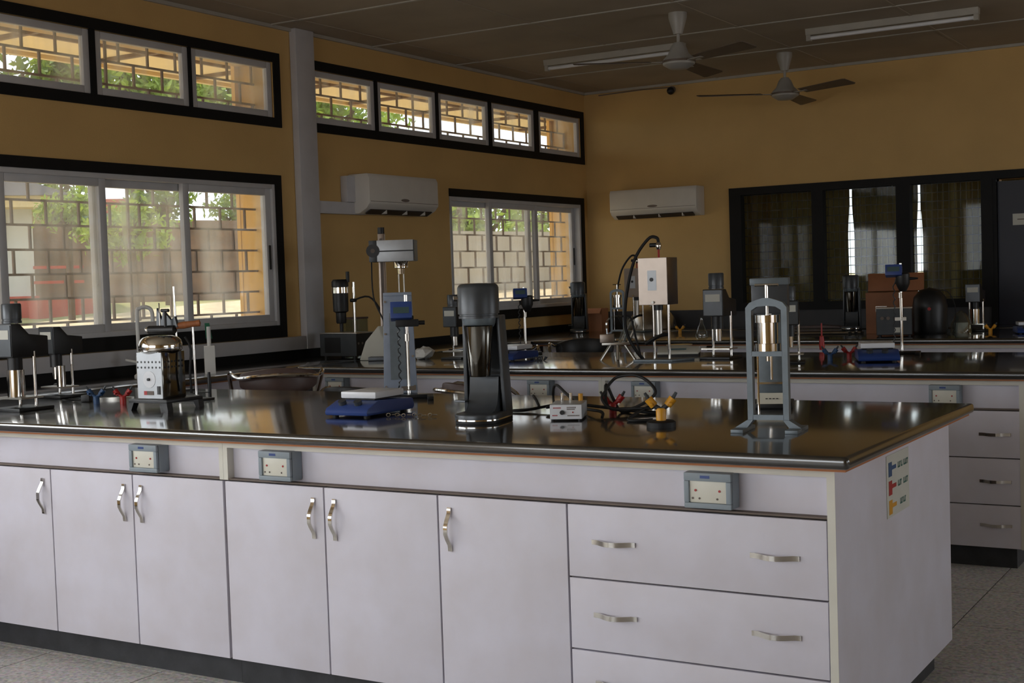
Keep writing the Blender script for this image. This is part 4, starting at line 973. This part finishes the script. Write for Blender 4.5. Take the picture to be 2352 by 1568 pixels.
# eaves of this building
ev = struct('roof_eaves', 'cream soffit of the roof overhang outside the windows')
MB().box(-8.25, YF-1, 3.2, XL-TH, YB+14, 3.24).build('soffit_board', 'soffit', ev); B(-8.3, YF-1, 3.17, -8.25, YB+14, 3.36).build('fascia_board', 'fascia', ev)
for k in range(25): B(-8.24, -2.6+k*1.1, 3.17, XL-TH, -2.56+k*1.1, 3.2).build('rafter', 'grille', ev)
for x in (-7.6, -6.9): B(x-.015, YF-1, 3.175, x+.015, YB+14, 3.2).build('purlin', 'grille', ev)
MB().box(-8.3, YF-1.2, 3.4, XR+1, YB+14, 3.46).build('roof_sheet', 'roof', ev)
# window reveals and pilasters: brighter yellow, daylight on them put into the colour
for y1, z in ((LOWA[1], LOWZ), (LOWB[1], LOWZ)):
    B(XL-TH-.002, y1-.006, z[0], XL-.105, y1, z[1]).build('outside_reveal', 'daylit_yellow', wl)
    B(XL-TH-.03, y1-.01, .5, XL-TH, y1+.3, 3.2).build('outside_pilaster', 'daylit_yellow', wl)
def ray2(u, d, v=None):
    # point at horizontal distance d along the line of sight through column u
    q = FW+(u-1176)/FPX*RT; q.z = 0; q.normalize(); return Vector((q.x*d, q.y*d, 0))
def wall_seg(name, label, cat, p, q, z0, z1, th, m, par=None):
    d = (q-p).normalized(); n = Vector((-d.y, d.x, 0))*th; c = (p+q)/2
    o = MB().add([tuple(v-c) for v in (p+Vector((0, 0, z0)), q+Vector((0, 0, z0)), q+n+Vector((0, 0, z0)), p+n+Vector((0, 0, z0)), p+Vector((0, 0, z1)), q+Vector((0, 0, z1)), q+n+Vector((0, 0, z1)), p+n+Vector((0, 0, z1)))],
         [(3, 2, 1, 0), (4, 5, 6, 7), (0, 1, 5, 4), (1, 2, 6, 5), (2, 3, 7, 6), (3, 0, 4, 7)]).build(name, m, par)
    o.location = c; return tag(o, label, cat)
# brown garden wall seen through the near window
wall_seg('garden_wall', 'brown earth wall across the lawn seen through the near window', 'wall', ray2(-200, 21), ray2(900, 25), 1.0, 2.55, .3, 'earth')
wall_seg('compound_wall', 'pale grey boundary wall seen through the far corner window', 'wall', ray2(960, 17), ray2(1500, 21), .6, 2.05, .2, 'pale')
t = thing('white_building', 'white building with red base and grey roof seen through the near window', 'building', ray2(-40, 17))
ang = .9
def oriented(mb): mb.rot(0, 0, ang); return mb
oriented(MB()).box(-3.2, 0, .4, .62, 4, 2.42).build('white_wall', 'bwhite', t); oriented(MB()).box(-3.25, -.03, .4, .66, 4, 1.38).build('red_base', 'bred', t)
oriented(MB()).box(-3.4, -.4, 2.42, .8, 4.2, 2.55).build('fascia', 'fascia', t); oriented(MB()).prism([(-3.8, 2.55), (1.1, 2.55), (-.6, 3.1), (-3.8, 3.1)], 'y', -.5, 4.4).build('roof', 'roof', t)
oriented(MB()).box(-.2, -.035, 1.95, .3, 0, 2.3).build('louvre_window', 'pale', t)
t2 = wall_seg('red_low_wall', 'low red painted wall beside the white building', 'wall', ray2(90, 16.6), ray2(225, 17.2), .6, 1.33, .15, 'bred')
for k, z in ((0, 1.52), (1, 1.70)):
    wall_seg('red_rail', ('lower' if k == 0 else 'upper')+' red rail over the low red wall', 'rail', ray2(88, 16.9), ray2(200, 17.2), z, z+.035, .04, 'bred')
t = thing('blue_building', 'distant pale blue building with red roof among the trees', 'building', ray2(245, 36))
oriented(MB()).box(-1.3, 0, 1, 1.1, 4, 3.45).build('wall', 'teal', t); oriented(MB()).prism([(-1.5, 3.45), (1.3, 3.45), (.9, 3.8), (-1, 3.8)], 'y', -.3, 4.2).build('roof', 'bred', t)
def tree(label, P, h, r, cz, m, n, trunk=.14, lean=(0, 0), leaf=.16):
    t = thing('tree', label, 'tree', P, 0, 'garden trees'); z0 = ground_z(P.x, P.y)-.1
    MB().tube([(0, 0, z0), (lean[0]*.4, lean[1]*.4, z0+h*.45), (lean[0], lean[1], cz)], trunk, 8, 3).build('trunk', 'bark', t)
    for k in range(4):
        a = k*1.6+P.x; MB().tube([(lean[0]*.5, lean[1]*.5, z0+h*.5), (lean[0]*.6+r*.3*math.cos(a), r*.3*math.sin(a), cz-.2*r), (lean[0]+r*.6*math.cos(a), lean[1]+r*.6*math.sin(a), cz+.2*r)], trunk*.4, 6, 2).build('branch', 'bark', t)
    rs = np.random.RandomState(int(abs(P.x*100+P.y*7)) % 9999)
    cl = rs.normal(size=(26, 3)); cl /= np.linalg.norm(cl, axis=1)[:, None]; cl *= (rs.rand(26, 1)**.4)*r*np.array([1, 1, .6])
    mb = MB(); vs = []; fs = []
    for i in range(n):
        c = cl[rs.randint(26)]+rs.normal(size=3)*r*.17+np.array([lean[0], lean[1], cz]); u = rs.normal(size=3); u /= np.linalg.norm(u); v = np.cross(u, rs.normal(size=3)); v /= np.linalg.norm(v)
        s_ = leaf*(.6+.8*rs.rand()); k = len(vs)
        vs += [tuple(c-u*s_), tuple(c+v*s_*.4), tuple(c+u*s_), tuple(c-v*s_*.4)]; fs.append((k, k+1, k+2, k+3))
    mb.v = vs; mb.f = fs; mb.build('crown', m, t, smooth=False)
    return t
tree('leafy young tree with leaning trunk behind the middle sliding pane', ray2(318, 15.5), 2.4, .45, 2.1, 'leaf', 1100, .05, (-.25, .1), .05)
tree('bushy small tree just before the brown wall at the middle pane', ray2(392, 20), 2.2, .5, 2.75, 'leafd', 700, .05, (0, 0), .06)
tree('small spreading tree beside the white building', ray2(168, 15.9), 2.4, .3, 2.3, 'leaf', 800, .04, (-.1, .1), .045)
tree('dark tree behind the brown wall at the right pane', ray2(560, 29), 4, .7, 3.0, 'leafd', 650, .1, leaf=.08)
tree('green tree beyond the brown wall at the middle pane', ray2(330, 31), 5, .6, 3.0, 'leaf', 420, .1, leaf=.1)
tree('tree high above the white building', ray2(110, 30), 5, 1.0, 3.5, 'leafd', 900, .15, leaf=.1)
tree('bright tree behind the pale boundary wall, window side', ray2(1075, 25), 3, 1.3, 2.45, 'leaf', 2000, .12, leaf=.09)
tree('bright tree behind the pale boundary wall, corner side', ray2(1240, 30), 3, 1.4, 2.6, 'leaf', 2000, .12, leaf=.09)
tree('very tall tree far off, seen through the first high panes', ray2(90, 41), 9, 2.5, 7.5, 'leafd', 3600, .25, leaf=.18)
tree('very tall tree far off, seen through the middle high panes', ray2(330, 49), 9, 3.0, 8.7, 'leaf', 3600, .25, leaf=.2)
tree('very tall tree far off, seen through the pane beside the trunking', ray2(560, 58), 9, 3.4, 10.0, 'leafd', 3800, .25, leaf=.22)
tree('very tall tree far off, seen just past the trunking', ray2(780, 68), 9, 3.4, 10.2, 'leaf', 2600, .25, leaf=.24)
